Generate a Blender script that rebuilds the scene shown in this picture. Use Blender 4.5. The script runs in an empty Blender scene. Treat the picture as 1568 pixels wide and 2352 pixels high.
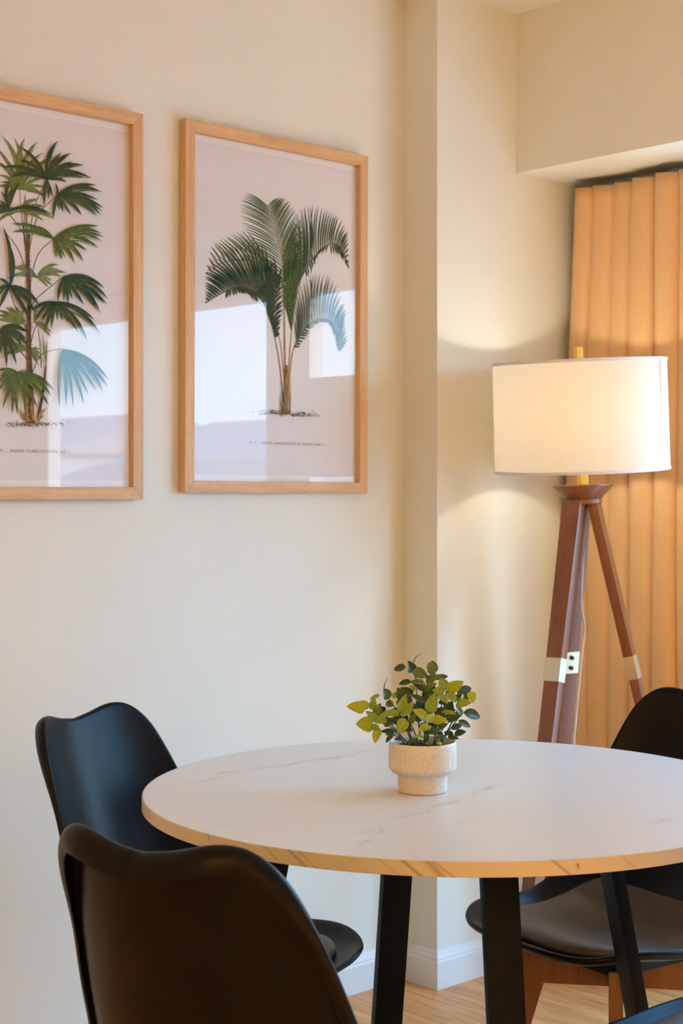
import bpy, bmesh, math, random
from mathutils import Vector, Matrix

# ------------------------------------------------------------------ camera, world, light, exposure
scene = bpy.context.scene
COL = scene.collection
F = 3560.0                    # focal length in pixels of the 1568 x 2352 frame
CX, HY = 784.0, 1130.0        # principal column, horizon row
EYE = 1.23                    # camera height
ANG = math.radians(46.9)
FWD = Vector((math.cos(ANG), math.sin(ANG), 0))
RGT = Vector((math.sin(ANG), -math.cos(ANG), 0))

cam_data = bpy.data.cameras.new('camera')
cam = bpy.data.objects.new('camera', cam_data)
COL.objects.link(cam)
cam.location = (0, 0, EYE)
cam.rotation_euler = (math.pi / 2, 0, ANG - math.pi / 2)
cam_data.sensor_fit = 'VERTICAL'
cam_data.sensor_height = 36.0
cam_data.lens = F * 36.0 / 2352.0
cam_data.shift_y = -(1176.0 - HY) / 2352.0
cam_data.clip_start = 0.05
cam_data.clip_end = 300
cam_data.dof.use_dof = True
cam_data.dof.focus_distance = 2.55
cam_data.dof.aperture_fstop = 8.0
scene.camera = cam

scene.view_settings.view_transform = 'Standard'
scene.view_settings.look = 'None'
scene.view_settings.exposure = 0.0
scene.view_settings.gamma = 1.0
scene.view_settings.use_curve_mapping = False

SKY_STRENGTH = 13.3
world = bpy.data.worlds.new('sky')
scene.world = world
world.use_nodes = True
wn, wl = world.node_tree.nodes, world.node_tree.links
wn.clear()
w_out = wn.new('ShaderNodeOutputWorld')
w_bg = wn.new('ShaderNodeBackground')
w_bg.inputs['Strength'].default_value = SKY_STRENGTH
w_tc = wn.new('ShaderNodeTexCoord')
w_noise = wn.new('ShaderNodeTexNoise')       # thin cloud
w_noise.inputs['Scale'].default_value = 3.2
w_noise.inputs['Detail'].default_value = 6
w_cloud = wn.new('ShaderNodeMapRange')
w_cloud.inputs['From Min'].default_value = 0.48
w_cloud.inputs['From Max'].default_value = 0.72
w_cloud.inputs['To Max'].default_value = 0.55
w_sep = wn.new('ShaderNodeSeparateXYZ')
w_ramp = wn.new('ShaderNodeValToRGB')        # pale horizon, blue zenith
w_ramp.color_ramp.elements[0].position = 0.0
w_ramp.color_ramp.elements[0].color = (0.55, 0.82, 1.04, 1)
w_ramp.color_ramp.elements[1].position = 1.0
w_ramp.color_ramp.elements[1].color = (0.06, 0.36, 0.98, 1)
e_ = w_ramp.color_ramp.elements.new(0.22)
e_.color = (0.18, 0.60, 1.02, 1)
w_mix = wn.new('ShaderNodeMix')
w_mix.data_type = 'RGBA'
w_mix.inputs[7].default_value = (0.72, 0.88, 1.06, 1)
wl.new(w_tc.outputs['Generated'], w_noise.inputs['Vector'])
wl.new(w_tc.outputs['Generated'], w_sep.inputs[0])
wl.new(w_sep.outputs['Z'], w_ramp.inputs['Fac'])
wl.new(w_noise.outputs['Fac'], w_cloud.inputs['Value'])
wl.new(w_cloud.outputs[0], w_mix.inputs[0])
wl.new(w_ramp.outputs['Color'], w_mix.inputs[6])
wl.new(w_mix.outputs[2], w_bg.inputs['Color'])
wl.new(w_bg.outputs['Background'], w_out.inputs['Surface'])

# ------------------------------------------------------------------ measures of the room
X_WIN, X_SOF, X_COL = 3.407, 3.10, 2.80      # window wall, soffit face, column face
Y_ART, Y_LAMP = 2.764, 2.645                 # art wall, wall behind the lamp
X_REAR, Y_NEAR = -2.4, -3.0
Z_CEIL, Z_SOF = 2.478, 2.063
WINS = [(0.08, 1.51), (1.66, 2.22)]         # glass doors in the window wall (along y)
WIN_Z0, WIN_Z1 = 0.05, 1.92
TW = 0.07                                    # thickness of the window wall

for i, (a, b) in enumerate(WINS):            # sampling portals in the two openings
    ld = bpy.data.lights.new('daylight_portal', 'AREA')
    ld.shape = 'RECTANGLE'
    ld.size = b - a
    ld.size_y = WIN_Z1 - WIN_Z0
    ld.cycles.is_portal = True
    lo = bpy.data.objects.new('daylight_portal', ld)
    COL.objects.link(lo)
    lo.location = (X_WIN + TW + 0.01, (a + b) / 2, (WIN_Z0 + WIN_Z1) / 2)
    lo.rotation_euler = (math.pi / 2, 0, math.pi / 2)


# low sun that falls through the glass doors on to the floor in front of the camera's right
SUN_STRENGTH = 28.0
sun_data = bpy.data.lights.new('sun', 'SUN')
sun_data.energy = SUN_STRENGTH
sun_data.angle = math.radians(0.6)
sun_data.color = (1.0, 1.0, 0.86)
sun = bpy.data.objects.new('sun', sun_data)
COL.objects.link(sun)
sun.location = (12, 12, 12)
sun.rotation_euler = Vector((-0.75, -0.64, -0.35)).to_track_quat('-Z', 'Y').to_euler()


# ------------------------------------------------------------------ helpers
def world_at(px, py, depth):
    """point seen at pixel (px, py) at the given distance along the view axis"""
    p = FWD * depth + RGT * ((px - CX) / F * depth)
    return Vector((p.x, p.y, EYE - (py - HY) / F * depth))


def on_y(px, py, y):
    """point where the sight line of a pixel meets the plane y"""
    u = (px - CX) / F
    return world_at(px, py, y / (FWD.y + RGT.y * u))


def tag(o, label=None, cat=None, group=None, kind=None):
    if label:
        o['label'] = label
    if cat:
        o['category'] = cat
    if group:
        o['group'] = group
    if kind:
        o['kind'] = kind
    return o


def empty(name, loc=(0, 0, 0), rz=0.0, parent=None):
    o = bpy.data.objects.new(name, None)
    o.empty_display_size = 0.05
    COL.objects.link(o)
    o.location = loc
    o.rotation_euler = (0, 0, rz)
    o.parent = parent
    return o


def obj(name, bm, mat, parent=None, smooth=False, angle=None):
    me = bpy.data.meshes.new(name)
    bm.normal_update()
    bm.to_mesh(me)
    bm.free()
    mats = mat if isinstance(mat, (list, tuple)) else [mat]
    for m in mats:
        me.materials.append(m)
    if smooth:
        for p in me.polygons:
            p.use_smooth = True
        if angle:
            me.set_sharp_from_angle(angle=math.radians(angle))
    o = bpy.data.objects.new(name, me)
    COL.objects.link(o)
    o.parent = parent
    return o


def box(bm, x0, x1, y0, y1, z0, z1, bevel=0.0):
    r = bmesh.ops.create_cube(bm, size=1.0)
    vs = r['verts']
    for v in vs:
        v.co = Vector((x0 + (v.co.x + 0.5) * (x1 - x0), y0 + (v.co.y + 0.5) * (y1 - y0), z0 + (v.co.z + 0.5) * (z1 - z0)))
    if bevel:
        es = list({e for v in vs for e in v.link_edges})
        bmesh.ops.bevel(bm, geom=es, offset=bevel, segments=2, profile=0.7, affect='EDGES')
    return bm


def beam(bm, a, b, wa, ha, wb=None, hb=None, side=None, bevel=0.0):
    """tapered rectangular bar from a to b; w along `side`, h across it"""
    a, b = Vector(a), Vector(b)
    wb = wa if wb is None else wb
    hb = ha if hb is None else hb
    d = (b - a).normalized()
    s = Vector(side) if side is not None else Vector((0, 0, 1)).cross(d)
    s = (s - d * s.dot(d)).normalized()
    n = d.cross(s)
    vs = []
    for p, w, h in ((a, wa, ha), (b, wb, hb)):
        for i, j in ((-1, -1), (1, -1), (1, 1), (-1, 1)):
            vs.append(bm.verts.new(p + s * (w / 2 * i) + n * (h / 2 * j)))
    fs = [bm.faces.new(vs[3::-1]), bm.faces.new(vs[4:])]
    for i in range(4):
        j = (i + 1) % 4
        fs.append(bm.faces.new((vs[i], vs[j], vs[4 + j], vs[4 + i])))
    if bevel:
        es = list({e for v in vs for e in v.link_edges})
        bmesh.ops.bevel(bm, geom=es, offset=bevel, segments=2, profile=0.7, affect='EDGES')
    bmesh.ops.recalc_face_normals(bm, faces=bm.faces[:])
    return bm


def lathe(bm, prof, seg=64, mat=None, closed=False):
    """surface of revolution about z of (r, z) points"""
    rings = []
    for r, z in prof:
        if r < 1e-6:
            rings.append([bm.verts.new((0, 0, z))])
        else:
            rings.append([bm.verts.new((r * math.cos(2 * math.pi * k / seg), r * math.sin(2 * math.pi * k / seg), z)) for k in range(seg)])
    pairs = list(zip(rings[:-1], rings[1:]))
    if closed:
        pairs.append((rings[-1], rings[0]))
    for A, B in pairs:
        for k in range(seg):
            l = (k + 1) % seg
            if len(A) == 1 and len(B) == 1:
                continue
            if len(A) == 1:
                bm.faces.new((A[0], B[l], B[k]))
            elif len(B) == 1:
                bm.faces.new((A[k], A[l], B[0]))
            else:
                bm.faces.new((A[k], A[l], B[l], B[k]))
    bmesh.ops.recalc_face_normals(bm, faces=bm.faces[:])
    if mat is not None:
        bmesh.ops.transform(bm, matrix=mat, verts=bm.verts[:])
    return bm


def smooth_path(pts, n=8):
    """Catmull-Rom through the points"""
    pts = [Vector(p) for p in pts]
    P = [pts[0] * 2 - pts[1]] + pts + [pts[-1] * 2 - pts[-2]]
    out = []
    for i in range(1, len(P) - 2):
        for k in range(n):
            t = k / n
            a, b, c, d = P[i - 1], P[i], P[i + 1], P[i + 2]
            out.append(0.5 * ((2 * b) + (c - a) * t + (2 * a - 5 * b + 4 * c - d) * t * t + (3 * b - a - 3 * c + d) * t ** 3))
    out.append(pts[-1])
    return out


def tube(bm, pts, r0, r1=None, seg=8, cap=True):
    r1 = r0 if r1 is None else r1
    n = len(pts)
    prev, up = None, Vector((0.31, 0.17, 0.93))
    rings = []
    for i, p in enumerate(pts):
        d = (pts[min(i + 1, n - 1)] - pts[max(i - 1, 0)]).normalized()
        s = d.cross(up)
        if s.length < 1e-3:
            s = d.cross(Vector((1, 0, 0)))
        s.normalize()
        t = s.cross(d)
        r = r0 + (r1 - r0) * i / (n - 1)
        rings.append([bm.verts.new(p + (s * math.cos(2 * math.pi * k / seg) + t * math.sin(2 * math.pi * k / seg)) * r) for k in range(seg)])
    for A, B in zip(rings[:-1], rings[1:]):
        for k in range(seg):
            l = (k + 1) % seg
            bm.faces.new((A[k], A[l], B[l], B[k]))
    if cap:
        bm.faces.new(rings[0][::-1])
        bm.faces.new(rings[-1])
    bmesh.ops.recalc_face_normals(bm, faces=bm.faces[:])
    return bm


# ------------------------------------------------------------------ materials
def new_mat(name):
    m = bpy.data.materials.new(name)
    m.use_nodes = True
    nt = m.node_tree
    return m, nt.nodes, nt.links, nt.nodes['Principled BSDF']


def plain(name, color, rough=0.5, metal=0.0, spec=0.5, noise=0.0, scale=40.0, bump=0.0, bscale=200.0, detail=3):
    m, n, l, b = new_mat(name)
    b.inputs['Roughness'].default_value = rough
    b.inputs['Metallic'].default_value = metal
    b.inputs['Specular IOR Level'].default_value = spec
    tc = n.new('ShaderNodeTexCoord')
    if noise:
        t = n.new('ShaderNodeTexNoise')
        t.inputs['Scale'].default_value = scale
        t.inputs['Detail'].default_value = detail
        l.new(tc.outputs['Object'], t.inputs['Vector'])
        r = n.new('ShaderNodeValToRGB')
        r.color_ramp.elements[0].position = 0.3
        r.color_ramp.elements[1].position = 0.7
        r.color_ramp.elements[0].color = tuple(c * (1 - noise) for c in color) + (1,)
        r.color_ramp.elements[1].color = tuple(min(1, c * (1 + noise)) for c in color) + (1,)
        l.new(t.outputs['Fac'], r.inputs['Fac'])
        l.new(r.outputs['Color'], b.inputs['Base Color'])
    else:
        b.inputs['Base Color'].default_value = tuple(color) + (1,)
    if bump:
        t2 = n.new('ShaderNodeTexNoise')
        t2.inputs['Scale'].default_value = bscale
        t2.inputs['Detail'].default_value = 2
        l.new(tc.outputs['Object'], t2.inputs['Vector'])
        bp = n.new('ShaderNodeBump')
        bp.inputs['Strength'].default_value = bump
        bp.inputs['Distance'].default_value = 0.002
        l.new(t2.outputs['Fac'], bp.inputs['Height'])
        l.new(bp.outputs['Normal'], b.inputs['Normal'])
    return m


def wood(name, dark, light, axis='Z', scale=14.0, stretch=14.0, rough=0.45, bump=0.15, contrast=(0.3, 0.72), fine=0.35, vary=0.0):
    """grain stretched along one object axis"""
    m, n, l, b = new_mat(name)
    tc = n.new('ShaderNodeTexCoord')
    mp = n.new('ShaderNodeMapping')
    sc = [scale] * 3
    sc['XYZ'.index(axis)] = scale / stretch
    mp.inputs['Scale'].default_value = sc
    src = tc.outputs['Object']
    oi = n.new('ShaderNodeObjectInfo')
    vm = n.new('ShaderNodeVectorMath')
    vm.operation = 'MULTIPLY_ADD'
    comb = n.new('ShaderNodeCombineXYZ')
    for i in range(3):
        l.new(oi.outputs['Random'], comb.inputs[i])
    l.new(comb.outputs[0], vm.inputs[0])
    vm.inputs[1].default_value = (7.3, 3.1, 5.7)
    l.new(src, vm.inputs[2])
    l.new(vm.outputs[0], mp.inputs['Vector'])
    t = n.new('ShaderNodeTexNoise')
    t.inputs['Scale'].default_value = 1.0
    t.inputs['Detail'].default_value = 7
    t.inputs['Roughness'].default_value = 0.62
    t.inputs['Distortion'].default_value = 0.6
    l.new(mp.outputs[0], t.inputs['Vector'])
    mp2 = n.new('ShaderNodeMapping')
    s2 = [scale * 9] * 3
    s2['XYZ'.index(axis)] = scale * 0.7
    mp2.inputs['Scale'].default_value = s2
    l.new(vm.outputs[0], mp2.inputs['Vector'])
    t2 = n.new('ShaderNodeTexNoise')
    t2.inputs['Scale'].default_value = 1.0
    t2.inputs['Detail'].default_value = 3
    l.new(mp2.outputs[0], t2.inputs['Vector'])
    mx = n.new('ShaderNodeMix')
    mx.data_type = 'FLOAT'
    mx.inputs[0].default_value = fine
    l.new(t.outputs['Fac'], mx.inputs[2])
    l.new(t2.outputs['Fac'], mx.inputs[3])
    r = n.new('ShaderNodeValToRGB')
    r.color_ramp.elements[0].position, r.color_ramp.elements[1].position = contrast
    r.color_ramp.elements[0].color = tuple(dark) + (1,)
    r.color_ramp.elements[1].color = tuple(light) + (1,)
    l.new(mx.outputs[0], r.inputs['Fac'])
    if vary:
        hs = n.new('ShaderNodeHueSaturation')
        mr = n.new('ShaderNodeMapRange')
        mr.inputs['To Min'].default_value = 1 - vary
        mr.inputs['To Max'].default_value = 1 + vary
        l.new(oi.outputs['Random'], mr.inputs['Value'])
        l.new(mr.outputs[0], hs.inputs['Value'])
        l.new(r.outputs['Color'], hs.inputs['Color'])
        l.new(hs.outputs['Color'], b.inputs['Base Color'])
    else:
        l.new(r.outputs['Color'], b.inputs['Base Color'])
    b.inputs['Roughness'].default_value = rough
    bp = n.new('ShaderNodeBump')
    bp.inputs['Strength'].default_value = bump
    bp.inputs['Distance'].default_value = 0.001
    l.new(mx.outputs[0], bp.inputs['Height'])
    l.new(bp.outputs['Normal'], b.inputs['Normal'])
    return m


def glass_sheet(name, f0=0.045, tint=(1, 1, 1), rough=0.0):
    """clear flat sheet: see-through, with the share of mirror reflection glass has at each angle (Schlick)"""
    m = bpy.data.materials.new(name)
    m.use_nodes = True
    n, l = m.node_tree.nodes, m.node_tree.links
    n.clear()
    out = n.new('ShaderNodeOutputMaterial')
    tr = n.new('ShaderNodeBsdfTransparent')
    tr.inputs[0].default_value = tuple(tint) + (1,)
    gl = n.new('ShaderNodeBsdfGlossy')
    gl.inputs['Roughness'].default_value = rough
    geo = n.new('ShaderNodeNewGeometry')
    dot = n.new('ShaderNodeVectorMath')
    dot.operation = 'DOT_PRODUCT'
    l.new(geo.outputs['Normal'], dot.inputs[0])
    l.new(geo.outputs['Incoming'], dot.inputs[1])
    c = node_math(n, l, 'SUBTRACT', 1.0, node_math(n, l, 'ABSOLUTE', dot.outputs['Value']), True)
    fr = node_math(n, l, 'ADD', node_math(n, l, 'MULTIPLY', node_math(n, l, 'POWER', c, 5.0), 1 - f0), f0)
    mx = n.new('ShaderNodeMixShader')
    l.new(fr, mx.inputs[0])
    l.new(tr.outputs[0], mx.inputs[1])
    l.new(gl.outputs[0], mx.inputs[2])
    l.new(mx.outputs[0], out.inputs['Surface'])
    return m


def emitter(name, color, strength):
    m, n, l, b = new_mat(name)
    b.inputs['Base Color'].default_value = tuple(color) + (1,)
    b.inputs['Emission Color'].default_value = tuple(color) + (1,)
    b.inputs['Emission Strength'].default_value = strength
    return m


def node_math(n, l, op, a, b=None, clamp=False):
    m = n.new('ShaderNodeMath')
    m.operation = op
    m.use_clamp = clamp
    for i, v in enumerate((a, b)):
        if v is None:
            continue
        if isinstance(v, (int, float)):
            m.inputs[i].default_value = v
        else:
            l.new(v, m.inputs[i])
    return m.outputs[0]


M = {}
M['wall'] = plain('wall_paint', (0.79, 0.78, 0.70), rough=0.75, spec=0.25, noise=0.015, scale=3.0, bump=0.04, bscale=160)
M['ceiling'] = plain('ceiling_paint', (0.84, 0.80, 0.74), rough=0.85, spec=0.2, noise=0.01, scale=3.0)
M['trim'] = plain('trim_paint', (0.80, 0.79, 0.77), rough=0.4, noise=0.01, scale=5.0)
M['floor'] = plain('subfloor', (0.12, 0.07, 0.04), rough=0.8, noise=0.1)
M['plank'] = wood('oak_laminate', (0.40, 0.135, 0.033), (0.95, 0.49, 0.175), axis='Y', scale=11, stretch=16, rough=0.42, bump=0.05, contrast=(0.28, 0.66), vary=0.10)
M['frame_x'] = wood('oak_veneer_across', (0.52, 0.29, 0.125), (0.82, 0.53, 0.27), axis='X', scale=60, stretch=18, rough=0.55, bump=0.1)
M['frame_z'] = wood('oak_veneer_upright', (0.52, 0.29, 0.125), (0.82, 0.53, 0.27), axis='Z', scale=60, stretch=18, rough=0.55, bump=0.1)
M['paper'] = plain('poster_paper', (0.76, 0.735, 0.74), rough=0.8, spec=0.2, noise=0.01, scale=8)
M['paper_edge'] = plain('poster_margin', (0.86, 0.85, 0.86), rough=0.8, spec=0.2, noise=0.01, scale=8)
M['glazing'] = glass_sheet('picture_glazing', f0=0.048, rough=0.012)
M['pane'] = glass_sheet('window_pane_glass', f0=0.06, tint=(0.96, 0.98, 0.98))
M['alu'] = plain('white_window_frame', (0.78, 0.79, 0.80), rough=0.35, noise=0.01)
M['black_plastic'] = plain('black_moulded_plastic', (0.006, 0.0058, 0.0064), rough=0.34, spec=0.12, noise=0.05, scale=20, bump=0.05, bscale=900)
M['black_pad'] = plain('black_leatherette', (0.085, 0.060, 0.042), rough=0.46, spec=0.55, noise=0.08, scale=60, bump=0.12, bscale=700)
M['black_steel'] = plain('black_powder_coated_steel', (0.008, 0.0085, 0.010), rough=0.45, spec=0.08, noise=0.1, scale=50, bump=0.08, bscale=900)
M['chair_wood'] = wood('red_brown_beech', (0.17, 0.055, 0.02), (0.31, 0.115, 0.045), axis='Z', scale=30, stretch=12, rough=0.4)
M['lamp_wood'] = wood('walnut_stained_wood', (0.15, 0.046, 0.015), (0.27, 0.092, 0.032), axis='Z', scale=30, stretch=16, rough=0.33)
M['brass'] = plain('brushed_brass', (0.88, 0.55, 0.12), rough=0.32, metal=1.0, noise=0.05, scale=120)
M['pale_brass'] = plain('pale_satin_brass', (0.68, 0.60, 0.42), rough=0.38, metal=1.0, noise=0.04, scale=120)
M['dark_metal'] = plain('dark_bronze_metal', (0.02, 0.018, 0.018), rough=0.4, metal=0.6, noise=0.1)
M['cable'] = plain('clear_lamp_cable', (0.62, 0.58, 0.56), rough=0.15, spec=0.8, noise=0.05)
M['soil'] = plain('dark_moss_filler', (0.035, 0.024, 0.014), rough=0.95, noise=0.6, scale=160, bump=1.0, bscale=300)
M['stem'] = plain('green_plastic_stem', (0.035, 0.07, 0.03), rough=0.45, noise=0.2, scale=80)
M['ink_text'] = plain('brown_print_ink', (0.20, 0.17, 0.16), rough=0.8, spec=0.1, noise=0.2, scale=300)
M['ink_black'] = plain('black_print_ink', (0.012, 0.012, 0.012), rough=0.6, noise=0.1)

# ------------------------------------------------------------------ the room shell
def wall(name, boxes, mat=M['wall']):
    bm = bmesh.new()
    for b in boxes:
        box(bm, *b)
    return tag(obj(name, bm, mat), kind='structure')


T = 0.18
wall('wall_left', [(X_REAR - T, X_COL, Y_ART, Y_ART + T, 0, Z_CEIL)])
wall('wall_column', [(X_COL, X_WIN + T, Y_LAMP, Y_ART + T, 0, Z_CEIL)])
wall('wall_rear', [(X_REAR - T, X_REAR, Y_NEAR - T, Y_ART, 0, Z_CEIL)])
wall('wall_front', [(X_REAR, X_WIN + T, Y_NEAR - T, Y_NEAR, 0, Z_CEIL)])
wall('wall_right', [
    (X_WIN, X_WIN + TW, Y_NEAR, WINS[0][0], 0, Z_CEIL),
    (X_WIN, X_WIN + TW, WINS[0][1], WINS[1][0], 0, WIN_Z1),
    (X_WIN, X_WIN + TW, WINS[1][1], Y_LAMP, 0, WIN_Z1),
    (X_WIN, X_WIN + TW, WINS[0][0], Y_LAMP, WIN_Z1, Z_CEIL),
    (X_WIN, X_WIN + TW, WINS[0][0], WINS[0][1], 0, WIN_Z0),
    (X_WIN, X_WIN + TW, WINS[1][0], WINS[1][1], 0, WIN_Z0)])
wall('wall_soffit', [(X_SOF, X_WIN, Y_NEAR, Y_LAMP, Z_SOF, Z_CEIL)])
wall('ceiling', [(X_REAR - T, X_WIN + T, Y_NEAR - T, Y_ART + T, Z_CEIL, Z_CEIL + 0.12)], M['ceiling'])

floor = wall('floor', [(X_REAR - T, X_WIN + T, Y_NEAR - T, Y_ART + T, -0.12, -0.012)], M['floor'])
random.seed(4)
PW, PL = 0.19, 1.28
plank_me = None
ix = 0
x = X_REAR
while x < X_WIN - 0.005:
    w = min(PW, X_WIN - x)
    y = Y_NEAR - (ix * 0.43) % PL
    while y < Y_ART - 0.005:
        y0, y1 = max(y, Y_NEAR), min(y + PL, Y_ART)
        if y1 - y0 > 0.02:
            bm = bmesh.new()
            box(bm, -w / 2 + 0.0006, w / 2 - 0.0006, -(y1 - y0) / 2 + 0.0006, (y1 - y0) / 2 - 0.0006, -0.012, 0.0)
            p = obj('plank', bm, M['plank'], floor)
            p.location = (x + w / 2, (y0 + y1) / 2, 0)
        y += PL
    x += PW
    ix += 1


def sweep_baseboard(name, path):
    """skirting with a stepped moulded top, mitred along a plan path (room on the right-hand side)"""
    prof = [(0.0, 0.0), (0.015, 0.0), (0.015, 0.066), (0.0125, 0.071), (0.0125, 0.075), (0.009, 0.082), (0.007, 0.089), (0.004, 0.093), (0.0, 0.093)]
    bm = bmesh.new()
    rings = []
    P = [Vector(p) for p in path]
    for i, p in enumerate(P):
        d0 = (P[i] - P[i - 1]).normalized() if i else (P[1] - P[0]).normalized()
        d1 = (P[i + 1] - P[i]).normalized() if i < len(P) - 1 else d0
        n0, n1 = Vector((d0.y, -d0.x)), Vector((d1.y, -d1.x))
        m = (n0 + n1)
        m = m / max(m.dot(n0), 0.2)
        rings.append([bm.verts.new((p.x + m.x * o, p.y + m.y * o, z)) for o, z in prof])
    for A, B in zip(rings[:-1], rings[1:]):
        for k in range(len(prof) - 1):
            bm.faces.new((A[k], A[k + 1], B[k + 1], B[k]))
    bm.faces.new(rings[0])
    bm.faces.new(rings[-1][::-1])
    bmesh.ops.recalc_face_normals(bm, faces=bm.faces[:])
    return tag(obj(name, bm, M['trim']), kind='structure')


sweep_baseboard('baseboard_left', [(X_REAR, Y_ART), (X_COL, Y_ART), (X_COL, Y_LAMP), (X_WIN, Y_LAMP)])
sweep_baseboard('baseboard_rear', [(X_REAR, Y_NEAR), (X_REAR, Y_ART)])
sweep_baseboard('baseboard_front', [(X_WIN, Y_NEAR), (X_REAR, Y_NEAR)])

for i, (a, b) in enumerate(WINS):
    wroot = tag(empty('window_%d' % (i + 1), (X_WIN + 0.035, (a + b) / 2, WIN_Z0)), kind='structure')
    hw, hh = (b - a) / 2, WIN_Z1 - WIN_Z0
    t = 0.035
    for nm, args in (('frame_post', (-0.03, 0.03, -hw, -hw + t, 0, hh)), ('frame_post', (-0.03, 0.03, hw - t, hw, 0, hh)),
                     ('frame_rail', (-0.03, 0.03, -hw + t, hw - t, 0, t)), ('frame_rail', (-0.03, 0.03, -hw + t, hw - t, hh - t, hh))):
        obj(nm, box(bmesh.new(), *args, bevel=0.003), M['alu'], wroot)
    bm = bmesh.new()
    bm.faces.new([bm.verts.new((0, p, q)) for p, q in ((-hw + t, t), (hw - t, t), (hw - t, hh - t), (-hw + t, hh - t))])
    obj('pane', bm, M['pane'], wroot)

# ------------------------------------------------------------------ picture frames
def picture(name, x0, x1, z0, z1, roll, label):
    depth, rail = 0.026, 0.0265
    cx, cz = (x0 + x1) / 2, (z0 + z1) / 2
    w, h = x1 - x0, z1 - z0
    root = empty(name, (cx, Y_ART, cz))
    root.rotation_euler = (0, roll, 0)
    tag(root, label, 'picture', 'framed botanical prints on the wall')
    hw, hh = w / 2, h / 2
    for side in range(4):
        bm = bmesh.new()
        if side in (0, 1):           # top, bottom
            s = 1 if side == 0 else -1
            o, i_ = hh * s, (hh - rail) * s
            q = [(-hw, o), (hw, o), (hw - rail, i_), (-hw + rail, i_)]
        else:
            s = 1 if side == 2 else -1
            o, i_ = hw * s, (hw - rail) * s
            q = [(o, -hh), (o, hh), (i_, hh - rail), (i_, -hh + rail)]
        f = [bm.verts.new((a, -depth, b)) for a, b in q]
        k = [bm.verts.new((a, -0.001, b)) for a, b in q]
        bm.faces.new(f)
        bm.faces.new(k[::-1])
        for a in range(4):
            b = (a + 1) % 4
            bm.faces.new((f[a], f[b], k[b], k[a]))
        bmesh.ops.recalc_face_normals(bm, faces=bm.faces[:])
        bmesh.ops.bevel(bm, geom=bm.edges[:], offset=0.0009, segments=1, affect='EDGES')
        obj('frame_rail', bm, M['frame_x'] if side < 2 else M['frame_z'], root)
    sheet = obj('print_sheet', box(bmesh.new(), -hw + rail - 0.003, hw - rail + 0.003, -0.009, -0.004, -hh + rail - 0.003, hh - rail + 0.003), M['paper_edge'], root)
    m = 0.014
    bm = bmesh.new()
    box(bm, -hw + rail + 0.002, hw - rail - 0.002, -0.0092, -0.0088, -hh + rail + m, hh - rail - m)
    obj('printed_ground', bm, M['paper'], sheet)
    bm = bmesh.new()
    vs = [bm.verts.new((a, -0.016, b)) for a, b in ((-hw + rail - 0.002, -hh + rail - 0.002), (hw - rail + 0.002, -hh + rail - 0.002), (hw - rail + 0.002, hh - rail + 0.002), (-hw + rail - 0.002, hh - rail + 0.002))]
    bm.faces.new(vs)
    obj('glazing', bm, M['glazing'], root)
    return root, sheet


YF = Y_ART - 0.026
def fr(px, py):
    p = on_y(px, py, YF)
    return p.x, p.z


ax0, _ = fr(426, 700)
ax1, _ = fr(845, 700)
_, az1 = fr(845, 358.5)
_, az0 = fr(848, 1133)
bx1, _ = fr(329.5, 700)
_, bz1 = fr(330, 262)
_, bz0 = fr(329, 1147)
kentia, kentia_sheet = picture('framed_print', ax0, ax1, az0 + 0.001, az1 + 0.001, 0.003,
                               'oak-framed print of a single feathery palm, frame nearer the column')
fan, fan_sheet = picture('framed_print', bx1 - (ax1 - ax0), bx1, bz0, bz1, 0.0,
                         'oak-framed print of a fan palm with a dark trunk, cut off by the left edge')


def ink(name, rgb):
    return plain('ink_' + name, rgb, rough=0.8, spec=0.1, noise=0.35, scale=90)


INK = {'dark': ink('dark_green', (0.022, 0.055, 0.026)), 'deep': ink('blue_green', (0.016, 0.050, 0.034)),
       'mid': ink('leaf_green', (0.062, 0.115, 0.030)), 'light': ink('olive_green', (0.145, 0.195, 0.050)),
       'pale': ink('pale_olive', (0.20, 0.235, 0.085)),
       'gold': ink('golden_stalk', (0.34, 0.20, 0.075)), 'bark': ink('brown_bark', (0.085, 0.048, 0.034)), 'stalk': ink('thin_stalk', (0.10, 0.09, 0.05))}


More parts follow.
